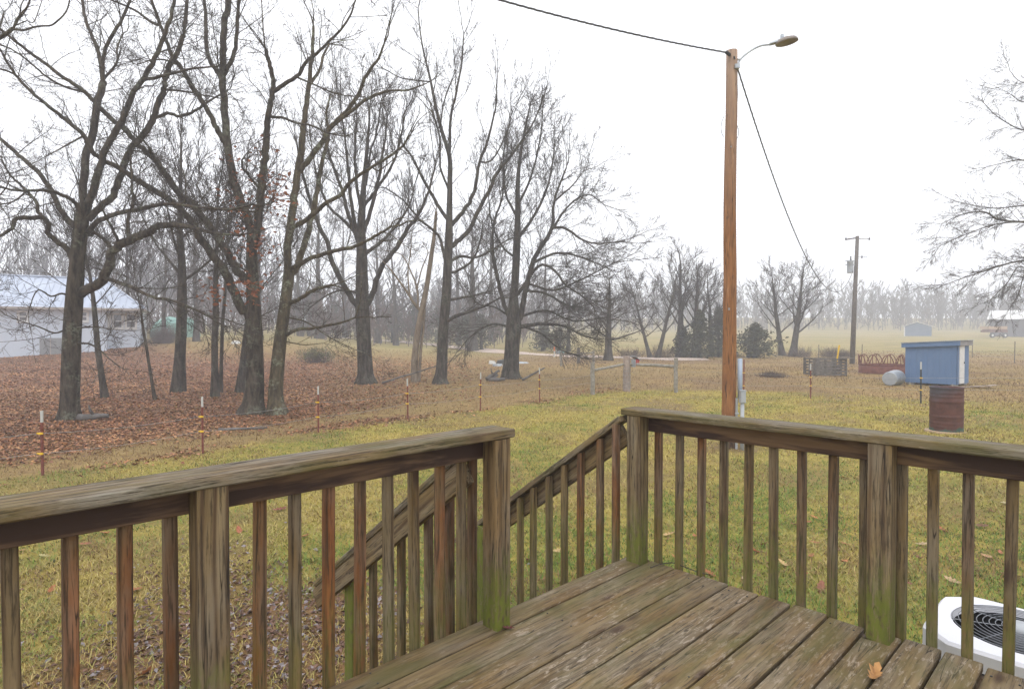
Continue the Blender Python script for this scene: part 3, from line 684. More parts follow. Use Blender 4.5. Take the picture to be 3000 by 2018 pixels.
# twin-stemmed pair: dark oak and lichen-spotted tree
b, lm = traced(0, 17.0, [
    ([(738, 1214), (742, 1180), (746, 1122), (746, 1026), (744, 955), (742, 883), (739, 811), (737, 739), (737, 682)], [104, 68, 58, 52, 50, 43, 38, 33, 30], .0),
    ([(737, 690), (728, 644), (706, 596), (690, 548), (682, 536), (673, 459), (663, 383), (657, 306), (654, 245), (652, 225)], [30, 30, 27, 24], .6),
    ([(652, 232), (631, 203), (611, 165), (604, 115), (602, 38), (592, -40)], [17, 10], 1.4),
    ([(652, 232), (654, 184), (655, 126), (659, 69), (669, 23), (684, -50)], [25, 20], .4),
    ([(653, 230), (669, 199), (688, 153), (694, 96), (698, 38), (704, -50)], [16, 10], -.5),
    ([(660, 420), (640, 385), (623, 352), (598, 308), (562, 254), (531, 201), (504, 165), (487, 121), (469, 71), (451, 22), (430, -30)], [20, 15, 10], -1.2),
    ([(470, 75), (446, 67), (402, 36), (357, 13), (312, -5), (270, -25)], [10, 5], -1.8),
    ([(520, 190), (480, 176), (440, 178), (400, 190)], [8, 3], -1.9),
    ([(742, 720), (754, 667), (761, 596), (766, 548), (774, 478), (780, 421), (784, 363), (789, 325), (797, 287), (801, 245), (797, 214), (787, 176), (778, 145)], [30, 28, 24, 18, 13], -.8),
    ([(800, 270), (837, 245), (868, 226), (883, 207), (898, 180), (933, 153), (956, 130), (983, 103), (1009, 73), (1029, 38), (1045, -10)], [15, 5], -1.8),
    ([(868, 226), (915, 246), (965, 268), (1010, 280), (1070, 285)], [7, 3], -2.4),
    ([(795, 344), (830, 346), (868, 360), (914, 369), (960, 390), (1010, 400)], [10, 4], -2.0),
    ([(778, 150), (772, 96), (768, 38), (766, -30)], [6, 3], -.8),
    ([(764, 555), (740, 530), (722, 505), (710, 490), (709, 468)], [10, 7], -1.4),
    ([(740, 935), (706, 897), (682, 845), (653, 787), (620, 749), (586, 691), (562, 653), (513, 597), (469, 567), (420, 540), (379, 513), (339, 487), (286, 460), (263, 433), (246, 397), (201, 357), (165, 330), (121, 295), (80, 259), (45, 219), (27, 192), (7, 156)], [36, 31, 27, 22, 19, 16, 13, 9], -2.4),
    ([(45, 219), (20, 208), (-30, 195)], [9, 6], -2.6),
    ([(246, 397), (205, 420), (170, 440), (140, 455)], [8, 4], -2.8),
    ([(738, 835), (706, 806), (682, 768), (658, 725), (629, 682), (596, 639), (553, 591), (518, 558), (469, 487), (429, 446), (393, 411), (357, 370), (321, 344), (286, 308), (250, 272), (214, 245), (179, 223), (134, 187), (89, 156), (45, 121), (-10, 78)], [30, 26, 22, 18, 14, 10], -1.2),
    ([(500, 535), (470, 492), (450, 460), (436, 432)], [15, 12], -1.5),
    ([(250, 272), (187, 254), (134, 223), (98, 192), (45, 152), (-10, 125)], [9, 6], -1.6),
    ([(740, 800), (715, 790), (690, 780), (640, 790)], [7, 3], -1.5),
    ([(745, 620), (700, 618), (640, 610), (560, 622)], [8, 4], -1.9),
], 21)
LC = [P(x, y, 16.6+d) for x, y, d in [(742, 838, -.3), (735, 820, .3), (745, 870, -.3), (620, 856, -.5), (640, 850, -.6), (690, 600, .2), (705, 580, .5), (760, 700, .1), (800, 590, .6), (830, 570, .8), (820, 600, .2), (720, 640, -.4), (690, 480, .5), (770, 460, .6), (810, 540, .3), (780, 730, .2), (700, 720, -.4)]]
finish_tree('oak_tree', 'dark trunked oak with long arching limbs and a few rusty leaves', b, lm, LV3, 21, ('bark', 'twig'), 'large bare trees behind the fence', leaves=(LC, 24, .22), first=(.31, 1.4, .25), trop=(0, 0, .12))
b, lm = traced(0, 16.9, [
    ([(812, 1212), (808, 1180), (809, 1122), (818, 1026), (830, 931), (840, 859), (847, 797)], [76, 52, 44, 40, 36, 34, 34], .4),
    ([(845, 805), (843, 739), (850, 682), (861, 596), (866, 560), (874, 497), (883, 421), (891, 363), (898, 306), (906, 249), (912, 191), (916, 153), (918, 77)], [26, 28, 24, 20, 15, 9], .8),
    ([(908, 245), (937, 203), (946, 165), (965, 130)], [12, 6], 1.4),
    ([(880, 503), (906, 467), (937, 428), (960, 386), (990, 352), (1021, 321), (1051, 275), (1067, 230), (1090, 195), (1109, 172), (1124, 132)], [20, 17, 12, 7], -.6),
    ([(986, 358), (1036, 321), (1074, 291), (1109, 275), (1147, 266), (1197, 264), (1250, 245)], [14, 4], -1.4),
    ([(848, 800), (868, 787), (883, 739), (907, 667), (921, 596), (935, 524), (937, 497), (952, 440), (962, 400), (955, 340), (965, 290)], [24, 20, 14, 6], 1.6),
    ([(850, 672), (883, 653), (916, 629), (955, 596), (994, 574), (1021, 539), (1067, 505), (1109, 478), (1147, 455), (1181, 428)], [17, 13, 7], -1.4),
    ([(1090, 490), (1110, 500), (1150, 470)], [6, 3], -1.6),
    ([(848, 790), (883, 773), (916, 754), (955, 744), (991, 732), (1045, 720), (1087, 699), (1124, 678), (1145, 664)], [17, 13, 8], -1.8),
    ([(843, 890), (883, 873), (921, 849), (974, 835)], [15, 10], -1.2),
    ([(838, 982), (873, 964), (907, 962), (945, 957), (1000, 945), (1040, 930)], [13, 6], -1.0),
    ([(845, 930), (900, 945), (960, 985), (1010, 1010)], [6, 3], -.6),
    ([(838, 1000), (890, 1010), (950, 1005)], [5, 2], .4),
], 31)
finish_tree('lichen_tree', 'lichen-spotted leaning tree with broken tops, close beside the dark oak', b, lm, LV3, 31, ('bark2', 'twig'), 'large bare trees behind the fence', first=(.62, 1.4, .25), trop=(0, 0, .1), dens=.8)

# tall trees in the middle
LVU = [(5, .45, .62, .6, 5), (4, .42, .62, .65, 4), (2, .4, .7, .7, 3, .0045)]
b, lm = traced(0, 26.5, [
    ([(1072, 1126), (1071, 1105), (1070, 1080), (1066, 998), (1062, 915), (1060, 811), (1060, 749), (1058, 687), (1060, 624), (1066, 541), (1073, 460), (1080, 380), (1084, 310)], [78, 54, 46, 42, 42, 36, 32, 27, 22, 15, 11, 7, 4], .3),
    ([(1052, 900), (1029, 873), (1004, 832), (975, 770), (958, 707), (930, 650), (900, 560), (880, 480), (870, 420)], [20, 14, 6], -1.),
    ([(1070, 900), (1087, 873), (1103, 823), (1124, 774), (1157, 732), (1178, 699), (1199, 662), (1224, 633), (1255, 560), (1275, 480)], [20, 14, 5], -1.2),
    ([(1054, 720), (1039, 678), (1016, 616), (1004, 562), (987, 520), (960, 440), (940, 370)], [16, 11, 4], 1.5),
    ([(1064, 750), (1084, 732), (1124, 703), (1166, 653), (1199, 603), (1215, 540)], [14, 9, 4], 1.2),
    ([(1050, 700), (1030, 600), (1020, 500), (1010, 400), (1000, 330)], [15, 10, 4], -1.5),
    ([(1066, 680), (1090, 600), (1110, 520), (1125, 430), (1135, 340)], [15, 10, 4], -.6),
    ([(1062, 640), (1045, 540), (1040, 450), (1045, 350), (1040, 280)], [13, 8, 4], 1.6),
    ([(1068, 600), (1100, 560), (1150, 480), (1175, 400), (1185, 330)], [12, 8, 4], -1.8),
    ([(1040, 680), (1000, 640), (960, 600), (930, 520), (915, 440)], [12, 8, 4], -.3),
    ([(1072, 540), (1085, 450), (1105, 380), (1115, 300)], [9, 4], 1.),
    ([(1055, 860), (1000, 850), (950, 870), (910, 900)], [9, 4], -1.6),
], 41)
finish_tree('oak_tree', 'straight dark trunk with a dense upright fan of branches, beyond the twin trees', b, lm, LVU, 41, ('barkg', 'twig'), 'large bare trees behind the fence', wig=.5, first=(.34, 2.2, -.1), trop=(0, 0, .5), tmin=.25)
b, lm = traced(0, 26.0, [
    ([(1290, 1132), (1290, 1110), (1294, 1080), (1298, 977), (1307, 873), (1311, 790), (1315, 707), (1317, 600), (1318, 536), (1317, 459), (1294, 383), (1275, 306), (1260, 230), (1241, 153), (1229, 77), (1225, 23)], [64, 42, 34, 30, 28, 26, 24, 17, 15, 13, 11, 9, 7, 5, 4, 3], .2),
    ([(1316, 460), (1321, 344), (1336, 275), (1352, 191), (1359, 100)], [11, 4], .8),
    ([(1318, 662), (1340, 640), (1367, 605), (1390, 559), (1405, 474), (1424, 429), (1451, 321), (1455, 270)], [15, 10, 4], -1.),
    ([(1315, 730), (1340, 708), (1374, 673), (1420, 582), (1459, 505), (1512, 436), (1558, 367), (1580, 320)], [16, 12, 4], -1.6),
    ([(1315, 770), (1345, 752), (1390, 755), (1436, 735), (1490, 700)], [11, 4], .8),
    ([(1313, 800), (1345, 790), (1382, 765), (1405, 712), (1415, 660)], [10, 4], -1.4),
    ([(1308, 880), (1345, 874), (1390, 865), (1440, 852)], [11, 4], .4),
    ([(1304, 945), (1330, 930), (1359, 918), (1405, 903), (1466, 873)], [14, 5], -1.5),
    ([(1315, 650), (1295, 620), (1267, 574), (1237, 520), (1206, 459), (1183, 429)], [13, 6], -.6),
    ([(1308, 770), (1283, 689), (1229, 643), (1183, 589), (1130, 551)], [11, 4], .9),
    ([(1316, 560), (1290, 490), (1288, 400), (1268, 330)], [8, 4], -.9),
    ([(1405, 474), (1440, 470), (1480, 400), (1500, 330)], [6, 3], -1.6),
    ([(1290, 380), (1300, 300), (1330, 220)], [6, 3], -.5), ([(1262, 240), (1180, 230), (1120, 200)], [5, 3], 1.),
], 51)
finish_tree('tall_tree', 'tallest slender tree with a pale straight trunk and open spreading top', b, lm, [(4, .48, .62, .6, 5), (4, .45, .6, .62, 4), (2, .45, .7, .7, 3, .0045)], 51, ('barkg', 'twig'), 'large bare trees behind the fence', wig=.5, first=(.42, 1.9, -.05), trop=(0, 0, .5), tmin=.25)
b, lm = traced(0, 28.5, [
    ([(1497, 1116), (1496, 1095), (1498, 1060), (1501, 1008), (1505, 954), (1505, 874), (1510, 807), (1514, 718), (1517, 629), (1517, 539), (1525, 450), (1540, 370), (1555, 300)], [76, 56, 47, 44, 46, 27, 23, 22, 17, 13, 9, 6, 4], .2),
    ([(1512, 950), (1523, 919), (1546, 829), (1563, 762), (1590, 718), (1617, 664), (1621, 606), (1630, 566), (1660, 490)], [20, 14, 5], -1.2),
    ([(1497, 940), (1479, 896), (1461, 829), (1447, 762), (1443, 696), (1452, 637), (1470, 584), (1480, 500)], [15, 10, 4], -1.0),
    ([(1508, 870), (1532, 843), (1577, 780), (1621, 789), (1657, 834), (1702, 865), (1740, 900)], [13, 4], -2.0),
    ([(1512, 958), (1577, 950), (1648, 954), (1702, 981), (1740, 992)], [15, 4], -2.2),
    ([(1530, 955), (1586, 977), (1621, 1008), (1650, 1028)], [10, 4], -1.0),
    ([(1615, 668), (1657, 669), (1702, 700), (1746, 713), (1818, 709)], [10, 3], -1.6),
    ([(1517, 700), (1560, 640), (1600, 560), (1620, 470), (1625, 420)], [11, 4], 1.5),
    ([(1518, 600), (1555, 520), (1580, 420), (1590, 330)], [9, 3], -1.), ([(1516, 640), (1480, 560), (1475, 460), (1490, 370)], [9, 3], 1.2),
    ([(1540, 850), (1600, 860), (1680, 900), (1760, 880)], [10, 3], 1.8), ([(1560, 770), (1640, 740), (1720, 760), (1790, 790)], [10, 3], 1.2),
    ([(1600, 700), (1660, 610), (1720, 570), (1770, 600)], [9, 3], .5), ([(1625, 590), (1680, 540), (1710, 500)], [7, 3], -1.),
    ([(1545, 830), (1620, 850), (1700, 820), (1800, 770)], [9, 3], -2.5), ([(1502, 960), (1440, 950), (1380, 985), (1350, 1020)], [9, 3], -.8),
    ([(1500, 930), (1450, 900), (1400, 890), (1370, 850)], [8, 3], 1.4), ([(1510, 930), (1600, 910), (1680, 940), (1780, 930)], [10, 3], .3),
    ([(1515, 760), (1470, 720), (1440, 650), (1430, 560)], [8, 3], -.4),
], 61)
finish_tree('oak_tree', 'broad tree with a thick trunk, dense twigs and drooping lower boughs over the driveway', b, lm, [(5, .55, .65, .6, 5), (5, .55, .6, .62, 4), (2, .5, .7, .7, 3, .0052)], 61, ('barkg', 'twig'), 'large bare trees behind the fence', wig=.55, first=(.22, 1.9, .05), trop=(.02, 0, .05), tmin=.18)

# leaning dead snag with a split pale trunk
b, lm = traced(0, 27.0, [
    ([(1216, 1124), (1214, 1100), (1216, 1040), (1226, 960), (1238, 900), (1250, 840), (1262, 760), (1272, 690), (1278, 620)], [28, 22, 20, 18, 17, 15, 13, 11, 8], .2),
    ([(1228, 1124), (1232, 1040), (1240, 960), (1243, 905)], [10, 9], .3),
    ([(1236, 915), (1215, 890), (1190, 850), (1160, 810), (1140, 785)], [10, 5], -.8),
    ([(1225, 900), (1222, 850), (1210, 810), (1180, 750), (1155, 740)], [7, 3], .6), ([(1222, 850), (1232, 800), (1255, 740)], [5, 3], -.3),
    ([(1200, 860), (1195, 800), (1205, 720)], [5, 3], -.5),
], 71)
finish_tree('dead_tree', 'leaning dead tree with a split pale trunk between the tall trees', b, lm, [(4, .7, .5, .6, 5), (3, .7, .5, .62, 4, .006)], 71, ('snag', 'twig'), first=(.8, .8, .3), dens=.7)

# branches of a tree that stands just out of view
b, lm = traced(0, 13.0, [
    ([(-360, 1330), (-355, 1200), (-340, 900), (-300, 600), (-230, 400), (-120, 210), (-40, 135), (10, 105), (38, 84)], [70, 60, 54, 44, 36, 26, 18, 15, 13], -.4),
    ([(38, 84), (48, 60), (66, 38), (82, 15), (96, -30)], [10, 6], -.8), ([(38, 84), (66, 90), (110, 78), (154, 73), (194, 34), (205, -10)], [9, 5], -.4),
    ([(45, 76), (78, 62), (100, 64), (125, -5)], [5, 3], .1), ([(-230, 400), (-140, 330), (-60, 240), (-20, 140), (12, 36)], [20, 6], .5),
    ([(-300, 600), (-180, 560), (-60, 610), (10, 560), (28, 520)], [16, 4], -.6), ([(-300, 600), (-420, 400), (-480, 200), (-520, 0)], [30, 12], 1.),
], 81)
finish_tree('oak_tree', 'crooked branches reaching in at the upper left corner', b, lm, [(4, .8, .5, .6, 5), (3, .8, .5, .62, 4, .004)], 81, ('bark', 'twig'), first=(.9, .8, .35), dens=.8)

# drooping tree at the far edge of the yard
b, lm = traced(0, 25.0, [
    ([(3190, 1130), (3185, 1000), (3175, 850), (3165, 700), (3160, 560), (3170, 420), (3165, 300), (3160, 210)], [44, 36, 32, 28, 22, 16, 10, 5], .0),
    ([(3165, 700), (3080, 660), (3000, 651), (2925, 644), (2885, 621), (2818, 629), (2760, 655)], [16, 10, 3], -.6),
    ([(3170, 800), (3090, 760), (3000, 764), (2946, 774), (2885, 794), (2829, 812), (2780, 830)], [14, 9, 3], -1.),
    ([(3000, 651), (2930, 655), (2860, 675), (2800, 700), (2755, 720)], [7, 3], -1.4), ([(3165, 640), (3060, 600), (2980, 605), (2900, 610), (2800, 590)], [10, 3], .6),
    ([(3165, 560), (3080, 500), (3000, 470), (2930, 480), (2890, 490)], [12, 3], .2), ([(3170, 450), (3070, 390), (2990, 380), (2920, 340), (2880, 300)], [11, 3], -.5),
    ([(3168, 380), (3080, 300), (3000, 300), (2950, 270)], [9, 3], .6), ([(3165, 300), (3060, 250), (2990, 240), (2960, 210)], [7, 3], 0.),
    ([(3175, 880), (3090, 850), (3010, 800), (2985, 860), (2960, 900)], [9, 3], -1.3), ([(3180, 880), (3060, 830), (2990, 780), (2950, 830), (2900, 880)], [9, 3], .9),
    ([(3170, 740), (3260, 640), (3330, 560)], [14, 4], 1.), ([(3170, 600), (3260, 480), (3300, 380)], [12, 4], -1.),
], 91)
finish_tree('elm_tree', 'fine-twigged drooping branches reaching in at the far right edge', b, lm, [(5, .45, .62, .62, 5), (4, .42, .62, .65, 4), (2, .4, .7, .7, 3, .0034)], 91, ('barkg', 'twig'), wig=.55, thin=.75, first=(.19, 1.25, -.02), trop=(-.03, 0, -.2), tmin=.12)

# smaller trees grown from a few measured numbers
def wild(px, py, top, w, kind, seed, name, label, Y=None, lean=0., mats=('barkg', 'twig'), fork=.3, spread=.5, n=7, group='smaller bare trees', lev=None, tip=.008, dens=1.):
    r = np.random.default_rng(seed); b = G(px, py)
    if Y: b = np.array([(px-1500)/F*Y, Y, 0]); b[2] = float(g(b[0], b[1]))
    Y = b[1]; Hh = P(px, top, Y)[2]-b[2]; rad = w/2/F*Y*wcos(px); lean_m = lean/F*Y
    t = np.linspace(0, 1, 9); wob = np.cumsum(r.normal(0, .007*Hh, (9, 2)), 0)*t[:, None]
    p = np.stack([b[0]+lean_m*t+wob[:, 0], b[1]+wob[:, 1], b[2]-.08+t*Hh*.92], 1)
    q = rad*np.interp(t, [0, .06, fork, .7, 1], [1.5, 1.05, .85, .4, .12]); c = catmull(np.column_stack([p, q]), 3); limbs = [(c[:, :3], c[:, 3])]
    for i in range(n):
        f = fork+(.88-fork)*(i+r.random())/n; p0 = np.array([np.interp(f, t, p[:, k]) for k in range(3)]); r0 = np.interp(f, t, q)*.62
        az = i*2.4+r.uniform(-.5, .5); el = r.normal(.75 if kind == 'up' else .35 if kind == 'wide' else .05, .15); L = Hh*(1-f)*spread*r.uniform(.8, 1.25)+Hh*.06
        d = np.array([math.cos(az)*math.cos(el), math.sin(az)*math.cos(el), math.sin(el)])
        w_ = walk(p0[None], d[None], np.array([L]), 6, .07, (0, 0, .6 if kind == 'up' else .3), r)[0]
        limbs.append((w_, r0*.62*np.linspace(1, .22, 6)))
    return finish_tree(name, label, b, limbs, lev or [(5, .45, .62, .6, 5), (4, .45, .65, .65, 4, tip)], seed, mats, group, wig=.6, first=(.42*Hh/10, Hh*.17, -.1 if kind == 'up' else .2), trop=(0, 0, .35 if kind == 'up' else .1), tmin=.12, dens=dens)
wild(308, 1165, 560, 20, 'up', 101, 'young_tree', 'slender grey tree with a kinked stem just right of the gnarled oak', lean=-70, fork=.45, spread=.45, n=6, tip=.006)
wild(455, 1172, 700, 10, 'up', 102, 'young_tree', 'thin dark leaning sapling in the leaf litter', lean=-75, fork=.5, spread=.3, n=5, mats=('bark', 'twig'), tip=.005)
wild(522, 1148, 330, 36, 'up', 103, 'oak_tree', 'medium tree with a crooked flared base amid the leaf litter', lean=40, fork=.38, spread=.55, n=8, tip=.007)
wild(630, 1162, 420, 22, 'up', 104, 'young_tree', 'straight grey tree standing left of the dark oak', fork=.45, spread=.45, n=7, tip=.007)
wild(646, 1150, 520, 12, 'up', 105, 'young_tree', 'thin stem growing close against a straight grey tree', lean=8, fork=.5, spread=.4, n=5, tip=.006)
wild(702, 1150, 480, 24, 'up', 106, 'young_tree', 'pale leaning trunk half hidden behind the dark oak', lean=70, fork=.45, spread=.45, n=6, tip=.007)
for i, (px, py, top, w, kd, ln, lab) in enumerate([
    (1782, 1056, 800, 24, 'wide', 0, 'low many-stemmed tree by the driveway right of the broad tree'),
    (1905, 1048, 800, 12, 'up', -60, 'thin leaning tree amid brush along the field edge'),
    (1925, 1050, 780, 14, 'up', 70, 'thin tree slanting the other way in the same brush'),
    (1992, 1046, 715, 22, 'up', -6, 'tallest tree of the field-edge clump, left of the light pole'),
    (2036, 1048, 770, 24, 'up', 10, 'dark trunked tree half wrapped by a cedar'),
    (2084, 1044, 790, 18, 'up', -10, 'bare tree standing against the cedars by the light pole'),
    (2292, 1042, 775, 18, 'up', -40, 'forked grey tree right of the rounded cedar'),
    (2322, 1044, 760, 22, 'up', 40, 'wide-branched leaning tree nearest the far utility pole'),
]): wild(px, py, top, w, kd, 110+i, 'bare_tree', lab, lean=ln, fork=.24, spread=.55 if kd == 'wide' else .5, n=15, group='bare trees along the field edge', tip=.008, dens=.55)
MIST = ['misty grey tree seen just right of the lichen-spotted trunk', 'taller misty tree between the lichen-spotted tree and the straight dark trunk', 'misty tree right of the straight dark trunk', 'misty tree left of the split dead tree',
        'thick misty trunk right of the tallest slender tree', 'misty tree close behind the tallest slender tree', 'misty tree right of the broad tree', 'misty tree between the tallest slender tree and the broad tree', 'misty tree behind the medium crooked tree',
        'misty tree above the dark round shrub', 'misty tree seen between dark oak and lichen-spotted tree', 'misty tree left of the straight dark trunk', 'misty tree beyond the corner of the pale house', 'misty low tree near the mailbox']
for i, (px, py, top, w, kd) in enumerate([(880, 985, 640, 16, 'up'), (935, 992, 560, 22, 'up'), (1108, 1005, 600, 16, 'up'), (1160, 1012, 640, 14, 'up'), (1385, 1028, 620, 26, 'up'), (1345, 1010, 660, 14, 'up'),
                                          (1600, 1018, 700, 16, 'wide'), (1440, 1000, 640, 16, 'up'), (575, 1000, 600, 18, 'up'), (480, 1005, 620, 15, 'up'), (760, 995, 610, 17, 'up'), (1012, 990, 600, 15, 'up'), (380, 1000, 560, 16, 'up'), (1665, 1030, 800, 12, 'wide')]):
    wild(px, py, top, w, kd, 140+i, 'hazy_tree', MIST[i], fork=.25, spread=.42, n=9, group='misty trees behind the large trees', lev=[(5, .5, .6, .6, 4), (3, .5, .6, .65, 3, .015)], tip=.015, dens=.45)

# ------------------------------------------------------------------ cedars and brush
def cedar(px, py, top, wpx, seed, label, group='cedars along the field edge', dense=1., round_=False):
    r = np.random.default_rng(seed); b = G(px, py); Y = b[1]; Hh = P(px, top, Y)[2]-b[2]; R = wpx/2/F*Y*wcos(px)
    root = empty('cedar_tree', b, label, 'tree', group)
    mb = MB(); mb.tube([b-(0, 0, .1), b+(0, 0, Hh*.5), b+(.05, 0, Hh*.93)], [R*.09+.06, R*.06+.03, .02], 8); mb.build('trunk', 'barkg', root, smooth=True)
    n = int(560*dense); t = r.random(n)**.85; pr = (np.sin(np.clip(t*1.05+.02, 0, 1)*math.pi)**.55 if round_ else (1-t)**.75*np.clip(t*9+.35, 0, 1))
    a = r.random(n)*6.283; lob = .85+.45*np.sin(a*3+t*17+seed)+.4*np.sin(a*5-t*37); rr = R*pr*lob*np.sqrt(r.random(n)*.8+.2)
    c = np.stack([b[0]+rr*np.cos(a), b[1]+rr*np.sin(a), b[2]+Hh*(.04+.96*t)], 1)
    k = 5; sprays = (c[:, None]+r.normal(0, .10*max(R, .8), (n, k, 3))).reshape(-1, 3); m = len(sprays)
    leaf_cards(sprays, r.uniform(.06, .17, m)*max(R, 1.)**.5, None, 'crown', 'cedar', root, r, 1.3)
for i, (px, py, top, w, lab, rd) in enumerate([(2050, 1050, 915, 95, 'tall dark cedar standing left of the light pole', False), (2105, 1046, 905, 90, 'dark cedar half hidden behind the light pole', False),
                                               (2212, 1048, 955, 115, 'rounded low cedar right of the light pole', True), (2000, 1046, 960, 70, 'small dark cedar under the tallest field-edge tree', False)]):
    cedar(px, py, top, w, 300+i, lab, round_=rd)
EVG = ['shadowy evergreen right of the lichen-spotted trunk', 'shadowy evergreen left of the straight dark trunk', 'shadowy evergreen right of the straight dark trunk', 'shadowy evergreen behind the split dead tree', 'largest shadowy evergreen between tall slender tree and broad tree',
       'shadowy evergreen behind the tallest slender trunk', 'shadowy evergreen left of the broad trunk', 'shadowy evergreen right of the broad trunk under its boughs', 'small shadowy evergreen near the mailbox']
for i, (px, py, top, w) in enumerate([(905, 985, 880, 110), (985, 990, 890, 90), (1150, 1004, 905, 110), (1215, 1008, 890, 100), (1370, 1022, 930, 130), (1290, 1012, 900, 120), (1410, 1026, 925, 90), (1590, 1028, 960, 90), (1640, 1030, 965, 80)]):
    cedar(px, py, top, w, 320+i, EVG[i], 'evergreens beyond the driveway', .45, i % 2 == 0)
def brush(px, py, top, wpx, seed, name, label, m='brush', n=170, group=None, r0=.008, leafy=0):
    r = np.random.default_rng(seed); b = G(px, py); Y = b[1]; Hh = max(P(px, top, Y)[2]-b[2], .3); R = wpx/2/F*Y
    p0 = np.stack([b[0]+r.normal(0, R*.35, n), b[1]+r.normal(0, R*.3, n), np.zeros(n)], 1); p0[:, 2] = g(p0[:, 0], p0[:, 1])-.03
    d = np.stack([(p0[:, 0]-b[0])/R*.8+r.normal(0, .4, n), r.normal(0, .4, n), np.full(n, 1.)], 1)
    pts = walk(p0, d, Hh*r.uniform(.5, 1.15, n), 5, .2, (0, 0, .0), r); rad = np.linspace(1.3, .6, 5)[None]*np.full((n, 1), r0)
    k0 = kids(pts, rad, np.full(n, Hh*.7), 3, .3, .7, .5, .7, r); tw = walk(k0[0], k0[1], k0[2], 4, .25, (0, 0, 0), r)
    V, Q = bulk([(pts, rad, 3), (tw, np.linspace(1, .6, 4)[None]*k0[3][:, None], 3)])
    root = empty(name, b, label, 'shrub', group); me = mesh_np('branches', V-b, Q); me.materials.append(M[m]); place(bpy.data.objects.new('branches', me), root, Matrix.Translation(Vector(b)))
    if leafy:
        tip = tw[:, -1]; pp = tip[r.integers(0, len(tip), leafy)]+r.normal(0, .06, (leafy, 3)); leaf_cards(pp, r.uniform(.05, .10, leafy), None, 'foliage', 'shrub', root, r)
for i, (px, py, top, w, lab) in enumerate([(1850, 1046, 1012, 90, 'bushy brush at the field edge left of the corner post'), (1935, 1047, 1005, 80, 'brush around the two slanting thin trees'), (2345, 1046, 1012, 90, 'brown brush beneath the wide leaning tree'),
                                           (2432, 1046, 1012, 70, 'brown brush behind the pallet bin'), (2475, 1046, 1020, 50, 'low brush at the foot of the far utility pole'), (2140, 1046, 1025, 90, 'low brush below the cedars'), (2010, 1046, 1022, 70, 'low brush at the tallest field-edge trunk')]):
    brush(px, py, top, w, 340+i, 'brush', lab, group='brush along the field edge')
brush(480, 1005, 945, 70, 360, 'shrub', 'dark round shrub near the corner of the pale house', n=420)
brush(928, 1062, 1015, 100, 361, 'shrub', 'yellow-green leafy shrub beyond the twin trees', n=160, leafy=1500)
brush(365, 1010, 965, 90, 362, 'shrub', 'reddish brush against the raised end of the pale house', n=220)
brush(2262, 1104, 1083, 85, 363, 'brush_pile', 'low heap of brown twigs in the pasture right of the light pole', n=320, r0=.006)

# ------------------------------------------------------------------ distant woods
def woods(name, label, n, xr, yr, hr, seed, r0, dens=7, tw=.03):
    r = np.random.default_rng(seed); X = r.uniform(*xr, n); Y = r.uniform(*yr, n)
    b = np.stack([X, Y, g(X, Y)-.2], 1); H = r.uniform(*hr, n)
    t = walk(b, np.stack([r.normal(0, .07, n), r.normal(0, .07, n), np.ones(n)], 1), H, 5, .05, (0, 0, .1), r); rad = np.linspace(1, .22, 5)[None]*(r0*r.uniform(.6, 1.3, n))[:, None]
    k1 = kids(t, rad, H, dens, .12, .55, .28, .6, r); w1 = walk(k1[0], k1[1], k1[2], 3, .12, (0, 0, .5), r); q1 = np.linspace(1, .4, 3)[None]*k1[3][:, None]
    k2 = kids(w1, q1, k1[2], 4, .1, .5, .85, .8, r); w2 = walk(k2[0], k2[1], k2[2], 2, .15, (0, 0, .4), r)
    q2 = np.maximum(np.linspace(1, .5, 2)[None]*k2[3][:, None], tw)
    V, Q = bulk([(t, rad, 3), (w1, np.maximum(q1, tw*1.15), 3), (w2, q2, 3)]); me = mesh_np(name, V, Q); me.materials.append(M['brush' if 'brush' in name else 'twig'])
    o = bpy.data.objects.new(name, me); place(o, None, Matrix()); tag(o, label, 'woods', kind='stuff')
woods('far_woods', 'misty bare woods along the far side of the field', 830, (-30, 250), (160, 215), (6., 13.2), 401, .085, 8, .075)
woods('far_brush', 'misty undergrowth at the foot of the far woods', 430, (-30, 250), (158, 185), (2., 6.), 404, .07, 7, .075)
woods('hillside_woods', 'hazy thin-trunked woods on the rise behind the pale house', 200, (-115, -44), (76, 130), (11, 19), 402, .11, 9, .05)
woods('driveway_woods', 'low misty trees on the rise beyond the driveway', 170, (-46, 6), (80, 135), (5, 10.5), 405, .08, 9, .05)

woods('hillside_brush', 'hazy reddish brush and saplings on the rise beyond the driveway', 280, (-62, 2), (66, 98), (2.6, 6.5), 403, .05, 8, .04)

# ------------------------------------------------------------------ pale house
HO = np.array([-31.1, 46., 0]); HA = math.radians(28); hex_ = np.array([math.cos(HA), math.sin(HA), 0]); hey = np.array([-math.sin(HA), math.cos(HA), 0])
house = empty('house', HO+hex_*-6+np.array([0, 0, .2]), 'pale grey house with a light blue metal roof behind the gnarled oak', 'house')
def hpt(px, py, off=0.):
    """distance along the front wall and height where a line of sight meets the wall plane"""
    rr = ray(px, py); t = (HO @ hey+off)/(rr @ hey); p = rr*t; return (p-HO) @ hex_, p[2]+CAMH
class HB(MB):
    """as MB, in the house's own axes: x along the front, y inwards"""
    def build(s, name, m, parent=house, **k):
        s.v = [tuple(HO+hex_*v[0]+hey*v[1]+np.array([0, 0, v[2]])) for v in s.v]; return MB.build(s, name, m, parent, **k)
xl, zf, ze = -17., .12, hpt(150, 905)[1]; x2 = hpt(410, 950, 1.)[0]; z2 = hpt(360, 1003, 1.)[1]
mb = HB(); mb.box((xl/2, 4.5, (zf+ze)/2), (-xl, 9, ze-zf)); mb.build('wall', 'siding')
